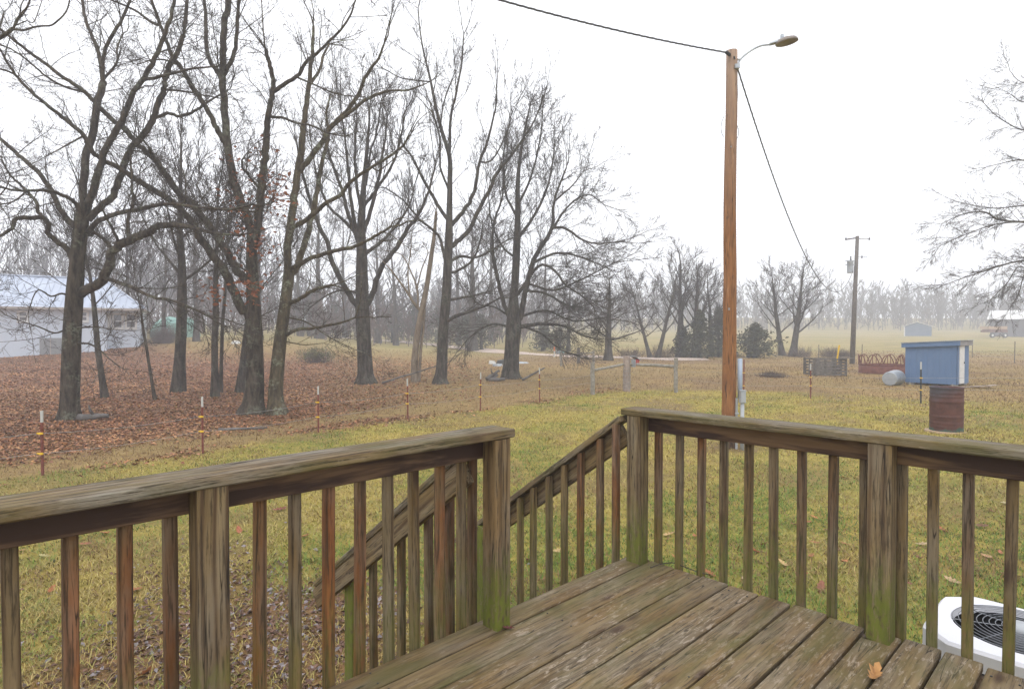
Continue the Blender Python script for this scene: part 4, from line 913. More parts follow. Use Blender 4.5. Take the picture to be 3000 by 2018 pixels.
mb = HB(); mb.box((x2/2+.003, 4.8, (z2-1.4+ze)/2-.004), (x2, 7.6, ze-z2+1.4)); mb.build('wall', 'siding')
mb = HB()
for x in np.arange(xl+.3, -.1, .41): mb.box((x, -.005, (zf+ze)/2), (.025, .03, ze-zf-.1))
for x in np.arange(.3, x2, .41): mb.box((x, .995, (z2+ze)/2-.3), (.025, .03, ze-z2+.5))
tag(mb.build('siding_batten', 'siding'), kind='stuff')
mb = HB(); mb.box((xl/2, -.01, hpt(150, 952)[1]), (-xl-.02, .06, .05)); mb.build('belly_band', 'siding')
ov = .6; za = hpt(150, 899, -ov)[1]; rs, zr = hpt(300, 818, 4.5); r0_ = hpt(120, 818, 4.5)[0]-6
fl, fr_, br, bl = np.array([xl-ov, -ov, za]), np.array([x2+.5, -ov, za-.05]), np.array([x2+.5, 9.4, za-.05]), np.array([xl-ov, 9.4, za])
ridge0, ridge1 = np.array([xl+4, 4.5, zr]), np.array([rs, 4.5, zr])
mb = HB(); mb.add([fl, fr_, br, bl, ridge0, ridge1], [(0, 1, 5, 4), (1, 2, 5), (2, 3, 4, 5), (3, 0, 4)]); roof = mb.build('roof', 'roofmetal')
mb = HB()
for x in np.arange(fl[0]+.4, fr_[0]-.2, .45):
    f = (x-fl[0])/(ridge0[0]-fl[0]) if x < ridge0[0] else 1 if x < ridge1[0] else (fr_[0]-x)/(fr_[0]-ridge1[0])
    zb = np.interp(x, [fl[0], fr_[0]], [fl[2], fr_[2]])
    if f > .03: mb.bar((x, -ov, zb+.02), (x, -ov+(4.5+ov)*f, zb+(zr-zb)*f+.02), .04, .05)
for a, e in ((fl, ridge0), (fr_, ridge1), (ridge0, ridge1)): mb.tube([a+(0, 0, .05), e+(0, 0, .06)], .07, 6)
tag(mb.build('seam', 'roofmetal', roof), kind='stuff')
mb = HB(); mb.box(((fl[0]+fr_[0])/2, -ov-.03, za-.10), (fr_[0]-fl[0]+.06, .06, .17)); mb.build('fascia', 'fascia')
mb = HB(); mb.add([(fl[0], -ov+.05, za-.17), (fr_[0], -ov+.05, za-.17), (fr_[0], 1.2, za-.17), (fl[0], 1.2, za-.17)], [(0, 1, 2, 3)]); mb.build('soffit', 'fascia')
cx, cz = hpt(66, 842, 5.); mb = HB(); mb.tube([(cx, 5, cz-1.2), (cx, 5, cz+.45)], .11, 10); mb.lathe([(.0, .7), (.19, .66), (.19, .48), (.11, .46)], (cx, 5, cz), 12); mb.build('vent_pipe', 'galv', roof)
def window(x0, x1, y0, y1, off, blind=False):
    a, e = hpt(x0, y1, off), hpt(x1, y0, off); w, h = e[0]-a[0], e[1]-a[1]; cx, cz = (a[0]+e[0])/2, (a[1]+e[1])/2; yf = off-.05
    fr = HB()
    for q in (-1, 1): fr.box((cx+q*w/2, yf, cz), (.15, .09, h+.15)); fr.box((cx, yf, cz+q*h/2), (w-.154, .086, .15))
    fr.box((cx, yf-.003, cz), (w-.12, .09, .07)); f = fr.build('window', 'white')
    for q in (-1, 1):
        p = HB(); p.box((cx, off-.02, cz+q*(h/4+.01)), (w-.1, .02, h/2-.08)); p.build('pane', 'glass', f)
    if blind:
        for k in range(int(h/.14)):
            p = HB(); p.box((cx, off-.034, cz-h/2+.12+k*.14), (w-.13, .006, .05)); p.build('blind_slat', 'blind', f)
    q = HB(); q.box((cx, yf-.06, cz-h/2-.08), (w+.2, .1, .05)); q.build('sill', 'white', f)
window(54, 82, 913, 941, 0, True); window(230, 257, 913, 941, 0, True); window(-60, -32, 913, 941, 0, True)
window(331, 359, 920, 961, 1.); window(369, 398, 920, 961, 1.); window(316, 322, 920, 961, 1.)
a, e = hpt(117, 1052), hpt(180, 990); mb = HB(); mb.box(((a[0]+e[0])/2, -.03, (a[1]+e[1])/2), (e[0]-a[0], .08, e[1]-a[1])); dr = mb.build('door', 'graydoor')
mb = HB(); mb.box(((a[0]+e[0])/2, -.08, (a[1]+e[1])/2), (.05, .06, e[1]-a[1]-.1)); mb.build('door_seam', 'fascia', dr)
mb = HB(); mb.box((xl/2, -.06, zf+.3), (-xl+.02, .14, .2)); mb.build('footing', 'concrete')
w0_, w1_ = hpt(-160, 905, 13)[0], hpt(150, 905, 13)[0]; zlo, zhi = hpt(0, 905, 13)[1], hpt(0, 836, 16)[1]
mb = HB(); mb.add([(w0_, 12.5, zlo), (w1_, 12.5, zlo), (w1_-2, 16, zhi), (w0_+2, 16, zhi), (w1_, 20, zlo), (w0_, 20, zlo)], [(0, 1, 2, 3), (3, 2, 4, 5), (1, 4, 2), (0, 3, 5)]); mb.build('roof', 'roofmetal')
mb = HB(); mb.box(((w0_+w1_)/2, 14, (zlo+.3)/2), (w1_-w0_-1.5, 10, zlo-.1)); mb.build('wall', 'siding')

# teal tarp heap
c = P(515, 985, 62); c[2] = float(g(c[0], c[1])); mb = MB(); xs = np.linspace(-1, 1, 15)
prof = [(-1, 0), (-.97, .55), (-.8, .85), (-.35, 1.0), (.2, .93), (.7, .97), (.93, .7), (1, 0)]
tw = (575-458)/2/F*c[1]*.9; th = P(0, 928, c[1])[2]-c[2]
V = np.array([[c[0]+x*tw, c[1]+yy*1.4*(1-.15*z)+.25*rng.normal(0, .2), c[2]-.05+z*th*(1-.22*yy*yy+.06*rng.normal())] for yy in np.linspace(-1, 1, 7) for x, z in prof])
fs = [(i*8+j, i*8+j+1, (i+1)*8+j+1, (i+1)*8+j) for i in range(6) for j in range(7)]+[tuple(range(8))[::-1], tuple(48+j for j in range(8))]
mb.add(V, fs); tag(mb.build('tarp_heap', 'teal', None, c), 'teal tarp-covered heap beyond the pale house', 'tarp')

# ------------------------------------------------------------------ light pole by the deck
pb = G(2134, 1312); pY = pb[1]; ptop = P(2144, 150, pY)
pole = empty('light_pole', pb, 'tall round wooden pole with a gooseneck yard light, beyond the deck corner', 'pole')
ax = np.linspace(0, 1, 14)[:, None]; pl_ = (pb-(0, 0, .3))*(1-ax)+ptop*ax
pl_[1:-1, :2] += rng.normal(0, .006, (12, 2))
mb = MB(); mb.tube(pl_, np.linspace(.140, .107, 14), 20); mb.build('pole_shaft', 'pole', pole, smooth=True)
def pp(px, py, d=0.): return P(px, py, pY+d)
arm = catmull([pp(2163, 196, -.08), pp(2166, 180, -.08), pp(2180, 164, -.08), pp(2205, 146, -.1), pp(2232, 134, -.14), pp(2262, 131, -.2)], 5)
mb = MB(); mb.tube(arm, .019, 8); mb.build('lamp_arm', 'galv', pole, smooth=True)
mb = MB(); mb.box(pp(2158, 197, -.1), (.09, .12, .08)); mb.tube([pp(2166, 175, -.12), pp(2160, 175, 0)], .018, 8); mb.build('arm_bracket', 'galv', pole)
hd = pp(2312, 118, -.3)-pp(2262, 131, -.2); hd /= np.linalg.norm(hd); sy = np.cross(UP, hd); sy /= np.linalg.norm(sy); hz_ = np.cross(hd, sy); Rm = np.stack([hd, sy, hz_], 1)
hp = pp(2258, 131, -.2); mb = MB()
for x0, x1, w0_, w1_, z0, z1 in [(-.02, .18, .05, .075, .0, .05), (.18, .30, .08, .07, .01, .075)]:
    q = [(x0, -w0_, z0), (x1, -w1_, z0), (x1, w1_, z0), (x0, w0_, z0), (x0, -w0_*.7, z0+.03), (x1, -w1_*.7, z1), (x1, w1_*.7, z1), (x0, w0_*.7, z0+.03)]
    mb.add((np.array(q) @ Rm.T)+hp, [(3, 2, 1, 0), (4, 5, 6, 7), (0, 1, 5, 4), (1, 2, 6, 5), (2, 3, 7, 6), (3, 0, 4, 7)])
head = mb.build('lamp_housing', 'galv', pole)
R3 = np.stack([hd*1.35, sy, hz_], 1)*.86; mb = MB()
mb.lathe([(.03, .075), (.10, .07), (.15, .045), (.172, .0), (.176, -.03), (.17, -.032), (.14, .0), (.05, .03), (.0, .035)], hp+hd*.28-hz_*.02, 22, R3); mb.build('lamp_reflector', 'lampgray', pole, smooth=True)
mb = MB(); mb.lathe([(.0, .14), (.03, .135), (.035, .08), (.035, .05)], hp+hd*.2, 12); mb.build('photocell', 'galv', head)
mb = MB(); mb.tube([pp(2126, 152, -.16), pp(2138, 162, -.15)], .035, 8); mb.tube([pp(2138, 162, -.18), pp(2138, 162, -.02)], .022, 8); mb.build('cable_clamp', 'black', pole)
for pts in ([(2122, 340), (2114, 360), (2113, 385), (2120, 402)], [(2156, 362), (2163, 378), (2163, 398), (2154, 415)], [(2160, 245), (2161, 275), (2160, 300)]):
    mb = MB(); mb.tube(catmull([pp(x, y, -.06) for x, y in pts], 4), .006, 5); mb.build('loose_wire', 'cable', pole)
for x, y, w_, h_ in ((2136, 905, .03, .045), (2142, 430, .018, .025)):
    mb = MB(); mb.box(pp(x, y, -.150), (w_, .012, h_)); mb.build('metal_tag', 'graydoor', pole)
mb = MB(); q0, q1 = pp(2168, 1050, -.08), pp(2168, 1166, -.08); mb.tube([q0, q1], .045, 10); mb.build('conduit_guard', 'blue_gray', pole, smooth=True)
mb = MB(); q1 = pp(2158, 1166, -.10); e = q1.copy(); e[2] = float(g(e[0], e[1]))-.1; mb.tube([q1, e], .024, 8)
for z in (.35, .7): mb.box((q1[0], q1[1], e[2]+z+.1), (.07, .07, .03))
mb.build('conduit', 'gray_pvc', pole)
c = G(2174, 1318); root = empty('electrical_box', c, 'small grey electrical box on a plastic pipe beside the light pole', 'electrical box')
mb = MB(); zt = P(2174, 1180, c[1])[2]; mb.tube([c-(0, 0, .1), (c[0], c[1], zt)], .036, 12); mb.build('pipe', 'gray_pvc', root, smooth=True)
z1 = P(2174, 1145, c[1])[2]; mb = MB(); mb.box((c[0], c[1], (zt+z1)/2), (.105, .09, z1-zt)); bx = mb.build('box', 'gray_pvc', root)
mb = MB(); mb.box((c[0], c[1]-.055, (zt+z1)/2), (.088, .012, z1-zt-.03)); mb.box((c[0], c[1], z1+.008), (.12, .11, .014)); mb.build('cover', 'gray_pvc', bx)

# ------------------------------------------------------------------ far utility pole and cables
ub = G(2496, 1066); uY = ub[1]; ut = P(2512, 692, uY)
upole = empty('utility_pole', ub, 'grey weathered utility pole with transformer at the edge of the field', 'utility pole')
mb = MB(); mb.tube([ub-(0, 0, .3), (ub*.5+ut*.5), ut], [.165, .135, .105], 14); mb.build('pole_shaft', 'oldpole', upole, smooth=True)
tc = P(2491, 782, uY-.15); mb = MB(); mb.lathe([(.0, -.40), (.19, -.40), (.195, -.36), (.19, -.33), (.19, .33), (.2, .35), (.2, .38), (.0, .42)], tc, 16); tr = mb.build('transformer', 'galv', upole, smooth=True)
mb = MB(); mb.lathe([(.03, .40), (.055, .45), (.03, .5), (.05, .55), (.03, .6), (.045, .68), (.0, .72)], tc+(0, -.05, 0), 10); mb.build('bushing', 'black', tr)
mb = MB()
for y in (764, 776): mb.bar(P(2477, y, uY-.2), P(2508, y, uY), .04, .05)
mb.build('transformer_bracket', 'galv', upole)
mb = MB(); mb.bar(P(2478, 702, uY-.1), P(2510, 697, uY), .07, .09); mb.bar(P(2510, 699, uY), P(2548, 701, uY+.3), .03, .04); mb.build('crossarm', 'oldpole', upole)
for x, y, d in ((2478, 700, -.1), (2547, 700, .3), (2512, 752, .0), (2525, 753, .2)):
    mb = MB(); q = P(x, y, uY+d); mb.lathe([(.02, -.08), (.07, -.04), (.03, 0), (.06, .05), (.0, .09)], q, 8); mb.build('insulator', 'black', upole)
mb = MB(); mb.bar(P(2512, 753, uY), P(2540, 753, uY+.2), .03, .03); mb.build('service_bracket', 'galv', upole)
def cable(name, label, a, b, sag, r=.011, tw=.4, n=220, strands=3):
    t = np.linspace(0, 1, n)[:, None]; c = a*(1-t)+b*t; c[:, 2] -= sag*4*t[:, 0]*(1-t[:, 0])
    L = np.linalg.norm(b-a); d = (b-a)/L; s1 = np.cross(d, UP); s1 /= np.linalg.norm(s1); s2 = np.cross(s1, d); mb = MB()
    for k in range(strands):
        ph = t[:, 0]*L/tw*2*math.pi+k*2*math.pi/strands
        off = (s1*np.cos(ph)[:, None]+s2*np.sin(ph)[:, None])*r*1.2 if strands > 1 else 0
        mb.tube(c+off, r, 5)
    return tag(mb.build(name, 'cable', None, a, smooth=True), label, 'cable')
ca = pp(2126, 154, -.16)
cable('service_cable', 'twisted black cable sagging from the light pole to the far utility pole', pp(2150, 200, -.15)+(0, 0, .22), P(2500, 790, uY), 2.8, .0085, .7)
cable('service_cable', 'twisted black cable running from the pole top out at the top edge', ca, np.array([-6.2, 6.0, ca[2]-.02]), .31, .0080, .5)

# ------------------------------------------------------------------ fence: steel posts, wires, wooden corner
def tpost(px, yt, yb, ys, main, label, tip=True):
    b = G(px, yb); Y = b[1]; zt = P(px, yt, Y)[2]; root = empty('fence_post', b, label, 'fence post', 'steel fence posts')
    H = zt-b[2]; zw = H*.82 if tip else H; lean = rng.normal(0, .012)
    def sec(z0, z1, nm, m):
        mb = MB(); c0 = b+(lean*z0, 0, z0); c1 = b+(lean*z1, 0, z1)
        mb.bar(c0, c1, .036, .007, up=np.array([0, 1., 0])); mb.bar(c0+(0, .018, 0), c1+(0, .018, 0), .008, .034, up=np.array([0, 1., 0])); return mb.build(nm, m, root)
    st = sec(-.25, zw, 'stake', main)
    if tip: sec(zw, H, 'painted_tip', 'tipwhite')
    mb = MB()
    for z in np.arange(.3, zw-.05, .11): mb.box(b+(lean*z, -.012, z), (.02, .016, .022))
    tag(mb.build('stud', main, st), kind='stuff')
    for y in ys:
        z = P(px, y, Y)[2]-b[2]; mb = MB(); q = b+(lean*z, -.02, z)
        mb.box(q, (.055, .03, .03)); mb.bar(q, q+(-.055, -.01, .006), .018, .02); mb.build('insulator', 'yellow', root)
    return root, [np.array([b[0]-.05+lean*(P(px, y, Y)[2]-b[2]), b[1]-.03, P(px, y, Y)[2]]) for y in ys]
tp = [tpost(*a) for a in [
    (124, 1203, 1394, (1269, 1328), 'tred', 'red steel fence post nearest the deck, below the gnarled oak'),
    (594, 1162, 1329, (1220, 1263), 'tred', 'red steel fence post left of the twin trees'),
    (933, 1131, 1268, (1178, 1221), 'tred', 'red steel fence post right of the twin trees'),
    (1195, 1109, 1230, (1152, 1182), 'tred', 'red steel fence post in front of the split dead tree'),
    (1407, 1090, 1204, (1127, 1162), 'tred', 'red steel fence post in front of the log pile'),
    (1581, 1077, 1181, (1112, 1138), 'tred', 'red steel fence post nearest the wooden corner posts')]]
tr_ = [tpost(2179, 1053, 1168, (1092, 1130), 'tred', 'plain dark red fence post just right of the light pole', False),
       tpost(2375, 1066, 1168, (1105, 1130), 'tred', 'red fence post below the pallet bin'), tpost(2698, 1060, 1182, (1107, 1142), 'tblack', 'black fence post with pale tip in front of the blue shed')]
def wooden(px, yt, yb, w, m, label, name='wooden_post', group='wooden corner posts'):
    b = G(px, yb); Y = b[1]; zt = P(px, yt, Y)[2]; r = w/2/F*Y*wcos(px); mb = MB()
    k = np.linspace(0, 1, 8); pts = np.stack([b[0]+rng.normal(0, .008, 8), b[1]+np.zeros(8), b[2]-.2+(zt-b[2]+.2)*k], 1)
    mb.tube(pts, r*(1.06-.1*k), 10); return tag(mb.build(name, m, None, b), label, 'fence post', group), np.array([b[0], b[1], zt])
_, w1 = wooden(1736, 1062, 1156, 13, 'oldwood', 'leftmost grey round corner post of the wooden brace'); _, w2 = wooden(1836, 1043, 1146, 21, 'pinkwood', 'thick pale corner post wrapped with wire, carrying the birdhouse'); _, w3 = wooden(1980, 1049, 1150, 12, 'oldwood', 'grey round brace post left of the light pole')
def rail(a, b, r, label):
    mb = MB(); k = np.linspace(0, 1, 7)[:, None]; p = a*(1-k)+b*k; p[1:-1] += rng.normal(0, .008, (5, 3)); mb.tube(p, r, 8); return tag(mb.build('brace_rail', 'oldwood', None, a), label, 'rail')
rail(P(1742, 1084, w1[1]), P(1829, 1067, w2[1]), .05, 'sloping wooden brace rail running left from the birdhouse post'); rail(P(1844, 1067, w2[1]), P(1976, 1073, w3[1]), .06, 'level wooden brace rail running right from the birdhouse post')
mb = MB(); b = G(1836, 1146)
for z in np.arange(.15, .95, .16): mb.tube([b+(.15*math.cos(a), .15*math.sin(a), z) for a in np.linspace(0, 6.283, 17)], .006, 4)
for a in np.arange(3.3, 6.2, .5): mb.tube([b+(.15*math.cos(a), .15*math.sin(a), .1), b+(.15*math.cos(a), .15*math.sin(a), .95)], .005, 4)
tag(mb.build('wire_mesh', 'wire', None, b), 'woven wire wrapped around the thick corner post', 'wire')
_, v1 = wooden(1644, 1031, 1072, 7, 'oldwood', 'small hazy brace post by the mailbox', group='far brace posts'); _, v2 = wooden(1695, 1018, 1064, 10, 'pallet', 'dark far brace post beside the driveway', group='far brace posts'); _, v3 = wooden(1739, 1027, 1062, 7, 'oldwood', 'thin far brace post above the wooden brace', group='far brace posts')
rail(v1-(0, 0, .15), v2-(0, 0, .45), .05, 'far brace rail running left to the mailbox post'); rail(v2-(0, 0, .4), v3-(0, 0, .15), .05, 'far brace rail running right across the driveway edge')
# birdhouse
c = P(1862, 1062, w2[1]-.1); bh = empty('birdhouse', c-(0, 0, .2), 'red and grey birdhouse with a sloped roof on the thick corner post', 'birdhouse')
ry = np.array([[.82, -.57, 0], [.57, .82, 0], [0, 0, 1]]); s_ = w2[1]/F
mb = MB(); mb.box(c, (.20, .2, .25), ry); bd = mb.build('body', 'red', bh); mb = MB(); mb.box(c+ry @ np.array([-.112, 0, -.02]), (.02, .22, .30), ry); mb.build('side_panel', 'galv', bh)
mb = MB(); mb.box(c+ry @ np.array([.105, 0, -.03]), (.012, .12, .16), ry); mb.build('front_panel', 'tan', bd)
rx = ry @ np.array([[math.cos(.5), 0, math.sin(.5)], [0, 1, 0], [-math.sin(.5), 0, math.cos(.5)]]); mb = MB(); mb.box(c+(0, 0, .17), (.32, .28, .02), rx); mb.build('roof', 'galv', bh)
# wires
def wire(pts, label, r=.0035):
    mb = MB(); mb.tube(np.array(pts), r, 4); return tag(mb.build('fence_wire', 'wire', None, pts[0], smooth=True), label, 'wire', 'fence wires')
start = tp[0][1]; d_ = tp[0][1][0]-tp[1][1][0]
for k, nm in ((0, 'upper'), (1, 'lower')):
    far0 = tp[0][1][k]+(tp[0][1][k]-tp[1][1][k])*2.2; far0[2] = float(g(far0[0], far0[1]))+(.72, .42)[k]
    pts = [far0]+[t[1][k] for t in tp]+[w1-(0, 0, .45+.25*k)]
    dd = []
    for a, b_ in zip(pts[:-1], pts[1:]):
        for t in np.linspace(0, 1, 7)[:-1]: q = a*(1-t)+b_*t; q = q-np.array([0, 0, .05*4*t*(1-t)]); dd.append(q)
    wire(dd+[pts[-1]], f'{nm} thin wire strung along the red steel posts')
    far1 = tr_[2][1][k]+np.array([14, -1.5, .1])
    wire([w3-(0, 0, .5+.25*k), tr_[0][1][k], tr_[1][1][k], tr_[2][1][k], far1], f'{nm} thin wire running past the blue shed')

# small posts of the field fence
for px, yt, yb, lab in [(2848, 998, 1048, 'thin field post right behind the blue shed'), (2972, 1000, 1064, 'thin field post near the far right edge'), (2525, 1008, 1050, 'thin reddish post right of the far utility pole'), (2398, 1010, 1048, 'thin post in the brush left of the pallet bin'), (2276, 1010, 1046, 'thin post behind the forked grey tree')]:
    b = G(px, yb); mb = MB(); z = P(px, yt, b[1])[2]-b[2]; mb.tube([b-(0, 0, .2), b+(.02, 0, z)], .028, 6); tag(mb.build('field_post', 'oldpole', None, b), lab, 'fence post', 'field fence posts')
a, b_ = G(2848, 1048), G(2972, 1064)
for k in range(4): wire([a+(-6, 1.5, .25+.25*k), a+(0, 0, .25+.25*k), b_+(0, 0, .3+.25*k), b_+(9, -2, .3+.25*k)], f'{("lowest", "second lowest", "second highest", "highest")[k]} field fence strand behind the blue shed', .006)

# ------------------------------------------------------------------ blue shed
sA = np.array([16.16, 21.8, 0]); th_ = math.radians(50); e1 = np.array([-math.cos(th_), math.sin(th_), 0]); e2 = np.array([math.sin(th_), math.cos(th_), 0])
fix = G(2804, 1134); sA = fix.copy(); k_ = sA[1]/21.8; L1_, L2_ = 1.66*k_, 1.5*k_
sg = sA[2]; shed = empty('garden_shed', sA, 'small blue wooden shed with a white door and slanted roof behind the rusty barrel', 'shed')
hR, hL = P(2804, 1008, sA[1])[2]-sg, 0; hR -= .03; hLft = hR-.10
def S(a, b, z): return sA+e1*a+e2*b+np.array([0, 0, z])
nb = 9
for i in range(nb):
    mb = MB(); a0, a1 = L1_*i/nb, L1_*(i+1)/nb-.004; q = .004*(i % 2)
    mb.prism([S(a0, -q, .08), S(a1, -q, .08), S(a1, -q, hR-.06*a1), S(a0, -q, hR-.06*a0)], e2*.03); mb.build('wall_board', 'shed', shed)
for i in range(7):
    if i in (1, 2, 3): continue
    mb = MB(); a0, a1 = L2_*i/7, L2_*(i+1)/7-.004
    mb.prism([S(0, a0, .08), S(0, a1, .08), S(0, a1, hR), S(0, a0, hR)], e1*.03); mb.build('wall_board', 'shed', shed)
mb = MB(); mb.prism([S(-.02, L2_/7+.01, .1), S(-.02, 4*L2_/7-.015, .1), S(-.02, 4*L2_/7-.015, hR-.02), S(-.02, L2_/7+.01, hR-.02)], e1*.04); dr = mb.build('door', 'white', shed)
mb = MB(); mb.box(S(-.035, L2_*.5, .85), (.02, .02, .06)); mb.build('handle', 'black', dr)
mb = MB(); mb.prism([S(L1_-.02, .03, .08), S(L1_-.02, L2_, .08), S(L1_-.02, L2_, hR-.1), S(L1_-.02, .03, hR-.1)], -e1*.03); mb.prism([S(.05, L2_-.03, .08), S(L1_-.06, L2_-.03, .08), S(L1_-.06, L2_-.03, hR-.1), S(.05, L2_-.03, hR)], e2*.03); mb.build('back_wall', 'shed', shed)
o_ = .10
mb = MB(); mb.prism([S(-o_, -o_, hR-.02), S(L1_+o_, -o_, hR-.12), S(L1_+o_, -o_, hR+.04), S(-o_, -o_, hR+.15)], e2*.025); mb.build('fascia', 'shed', shed)
mb = MB(); mb.prism([S(-o_, -o_+.026, hR-.03), S(-o_, L2_+o_, hR-.03), S(-o_, L2_+o_, hR+.148), S(-o_, -o_+.026, hR+.148)], e1*.025); mb.build('fascia', 'blind', shed)
mb = MB(); mb.prism([S(-o_-.03, -o_-.03, hR+.152), S(L1_+o_+.02, -o_-.03, hR+.045), S(L1_+o_+.02, L2_+o_, hR+.045), S(-o_-.03, L2_+o_, hR+.152)], (0, 0, .025)); mb.build('roof', 'galv', shed)
for a, b in ((.15, .12), (L1_-.15, .12), (.15, L2_-.15), (L1_-.15, L2_-.15)):
    mb = MB(); mb.box(S(a, b, .02), (.2, .2, .14)); mb.build('footing_block', 'concrete', shed)
mb = MB()
for k in range(3): q = S(-.35-.28*k, -.1+.2*k, .04+.03*k); mb.box(q, (.75, .14, .02), np.array([[math.cos(.3*k), -math.sin(.3*k), 0], [math.sin(.3*k), math.cos(.3*k), 0], [0, 0, 1]]))
tag(mb.build('scrap_boards', 'pinkwood', None, S(-.4, 0, 0)), 'scrap boards lying at the door of the blue shed', 'scrap wood')
# culvert pipe lying beside it
c = G(2606, 1130); cd = np.array([.72, .69, 0]); R_ = .245; mb = MB()
prf = [(-.005, .0), (0, R_*.92), (.0, R_), (.02, R_*1.03), (.04, R_)]+[(x, R_+.05*x+(.012 if i_ % 4 == 0 else 0)) for i_, x in enumerate(np.linspace(.06, .95, 20))]+[(.96, .0)]
zz = cd/np.linalg.norm(cd); xx = np.cross(UP, zz); mb.lathe([(r_, x) for x, r_ in prf], c+np.array([0, 0, R_+.01]), 24, np.stack([xx, np.cross(zz, xx), zz], 1))
tag(mb.build('metal_drum', 'galv', None, c, smooth=True), 'galvanised metal drum lying on its side left of the blue shed', 'metal drum')
# hay ring
c = G(2600, 1096)+np.array([.1, .6, 0]); c[2] = float(g(c[0], c[1])); Rr = (2600-2534)/F*c[1]*.9; hr = empty('hay_feeder', c, 'rusty red round hay feeder ring with arched bars beside the blue shed', 'hay feeder')
mb = MB(); aa = np.linspace(0, 2*math.pi, 41)
mb.lathe([(Rr, .02), (Rr, .40), (Rr-.015, .40), (Rr-.015, .02)], c, 40); mb.build('sheet_band', 'rustred', hr, smooth=True)
for z in (.03, .41):
    mb = MB(); mb.tube([c+(Rr*math.cos(a), Rr*math.sin(a), z) for a in aa], .02, 6, False); mb.build('hoop', 'rustred', hr)
for k in range(10):
    a0 = k*2*math.pi/10; pts = []
    for s in np.linspace(-1, 1, 13): a = a0+s*math.pi/10*.98; pts.append(c+(Rr*math.cos(a), Rr*math.sin(a), .41+.46*(1-abs(s)**2.4)))
    mb = MB(); mb.tube(pts, .02, 6); mb.tube([c+(Rr*math.cos(a0), Rr*math.sin(a0), .41), c+(Rr*math.cos(a0), Rr*math.sin(a0), .86)], .014, 6); mb.build('arch_bar', 'rustred', hr)
# pallet bin
c = G(2437, 1102); W_ = (2483-2391)/F*c[1]; Hq = P(0, 1049, c[1])[2]-c[2]; pbn = empty('pallet_bin', c, 'grey bin made of upright wooden pallets beneath the far utility pole', 'pallet bin')
for side, (o0, dirv, wdt) in enumerate([((-W_/2, 0), (1, -.0), W_*.62), ((W_*.12, -.03), (1, .12), W_*.38), ((-W_/2, .1), (.1, 1), 1.), ((W_/2, .05), (.05, 1), 1.), ((-W_/2, 1.1), (1, 0), W_)]):
    dv = np.array([*dirv, 0.]); dv /= np.linalg.norm(dv); p0 = c+np.array([*o0, 0.])
    for k in range(6):
        z = .06+k*(Hq-.12)/5; mb = MB(); mb.bar(p0+(0, 0, z), p0+dv*wdt+(0, 0, z+rng.normal(0, .01)), .02, .075); mb.build('slat', 'pallet', pbn)
    for f in (.03, .5, .97):
        q = p0+dv*wdt*f+np.cross(dv, UP)*(-.05); mb = MB(); mb.bar(q, q+(0, 0, Hq-.02), .04, .09, up=dv); mb.build('stringer', 'pallet', pbn)
mb = MB(); mb.bar(c+(.25, -.15, Hq+.02), c+(W_*.6, -.2, Hq-.0), .25, .03); mb.build('loose_board', 'pallet', pbn)
a, b = P(2452, 1046, c[1]+.5), P(2459, 1011, c[1]+.5); mb = MB(); a[2] = c[2]; mb.tube([a-(.1, 0, .05), b], .035, 8); tag(mb.build('yellow_stake', 'yellow', None, a), 'yellow plastic stake leaning out of the pallet bin', 'stake')
# barrel
c = G(2772, 1262); rb = (2824-2720)/2/F*c[1]*wcos(2772); hb_ = P(0, 1133, c[1])[2]-c[2]; brl = empty('burn_barrel', c, 'rusted red-brown steel barrel standing on the lawn beyond the deck rail', 'barrel')
pf = [(.0, .0), (rb*.97, 0), (rb, .015), (rb, .03), (rb*.98, .045)]
for z in np.arange(.07, hb_-.05, .02):
    rr = rb*.98
    for zc, am in ((hb_*.34, .045), (hb_*.68, .045)): rr += rb*am*math.exp(-((z-zc)/.014)**2)
    if hb_*.70 < z: rr += rb*.014*math.sin(z*90)
    if z < hb_*.3: rr += rb*.010*math.sin(z*80)
    pf.append((rr, z))
pf += [(rb*.98, hb_-.03), (rb*1.01, hb_-.015), (rb*1.01, hb_), (rb*.97, hb_), (rb*.95, hb_-.05), (rb*.94, .06), (0, .05)]
mb = MB(); mb.lathe(pf, c, 40); mb.build('drum', 'barrel', brl, smooth=True)
mb = MB(); mb.lathe([(0, .012), (rb*1.22, .012), (rb*1.24, .0), (rb*1.25, -.05)], c+(-.03, -.02, 0), 14); mb.build('base_ring', 'tan', brl)
mb = MB(); mb.tube([c+(rb*.98, 0, hb_*.34), c+(rb*1.07, 0, hb_*.33)], .025, 8); mb.build('bung', 'barrel', brl)

# ------------------------------------------------------------------ air conditioner below the railing
ac = UV(3.92, .37); ac[2] = 0; zt = .75; hw = .37; acu = empty('air_conditioner', ac, 'white outdoor air conditioner with round fan grille below the railing', 'air conditioner')
def AP(a, b, z): return ac+D1*a+D2*b+np.array([0, 0, z])
ch = .13; oct_ = [(-hw, -hw+ch), (-hw+ch, -hw), (hw-ch, -hw), (hw, -hw+ch), (hw, hw-ch), (hw-ch, hw), (-hw+ch, hw), (-hw, hw-ch)]
rg = .285; NN = 64; an = [math.atan2(y, x) for x, y in oct_]
def octr(t):
    # distance to the octagon outline in direction t
    best = 9
    for (x0, y0), (x1, y1) in zip(oct_, oct_[1:]+oct_[:1]):
        dx, dy = math.cos(t), math.sin(t); ex, ey = x1-x0, y1-y0; den = dx*ey-dy*ex
        if abs(den) < 1e-9: continue
        s = (x0*ey-y0*ex)/den; u = (x0*dy-y0*dx)/den
        if s > 0 and -1e-6 <= u <= 1+1e-6: best = min(best, s)
    return best
ts = np.linspace(0, 2*math.pi, NN, endpoint=False); rings = [(0, zt-.10), (0, zt-.015), (.012, zt), (1, zt+.012), (1.001, zt-.02)]
V = []; 
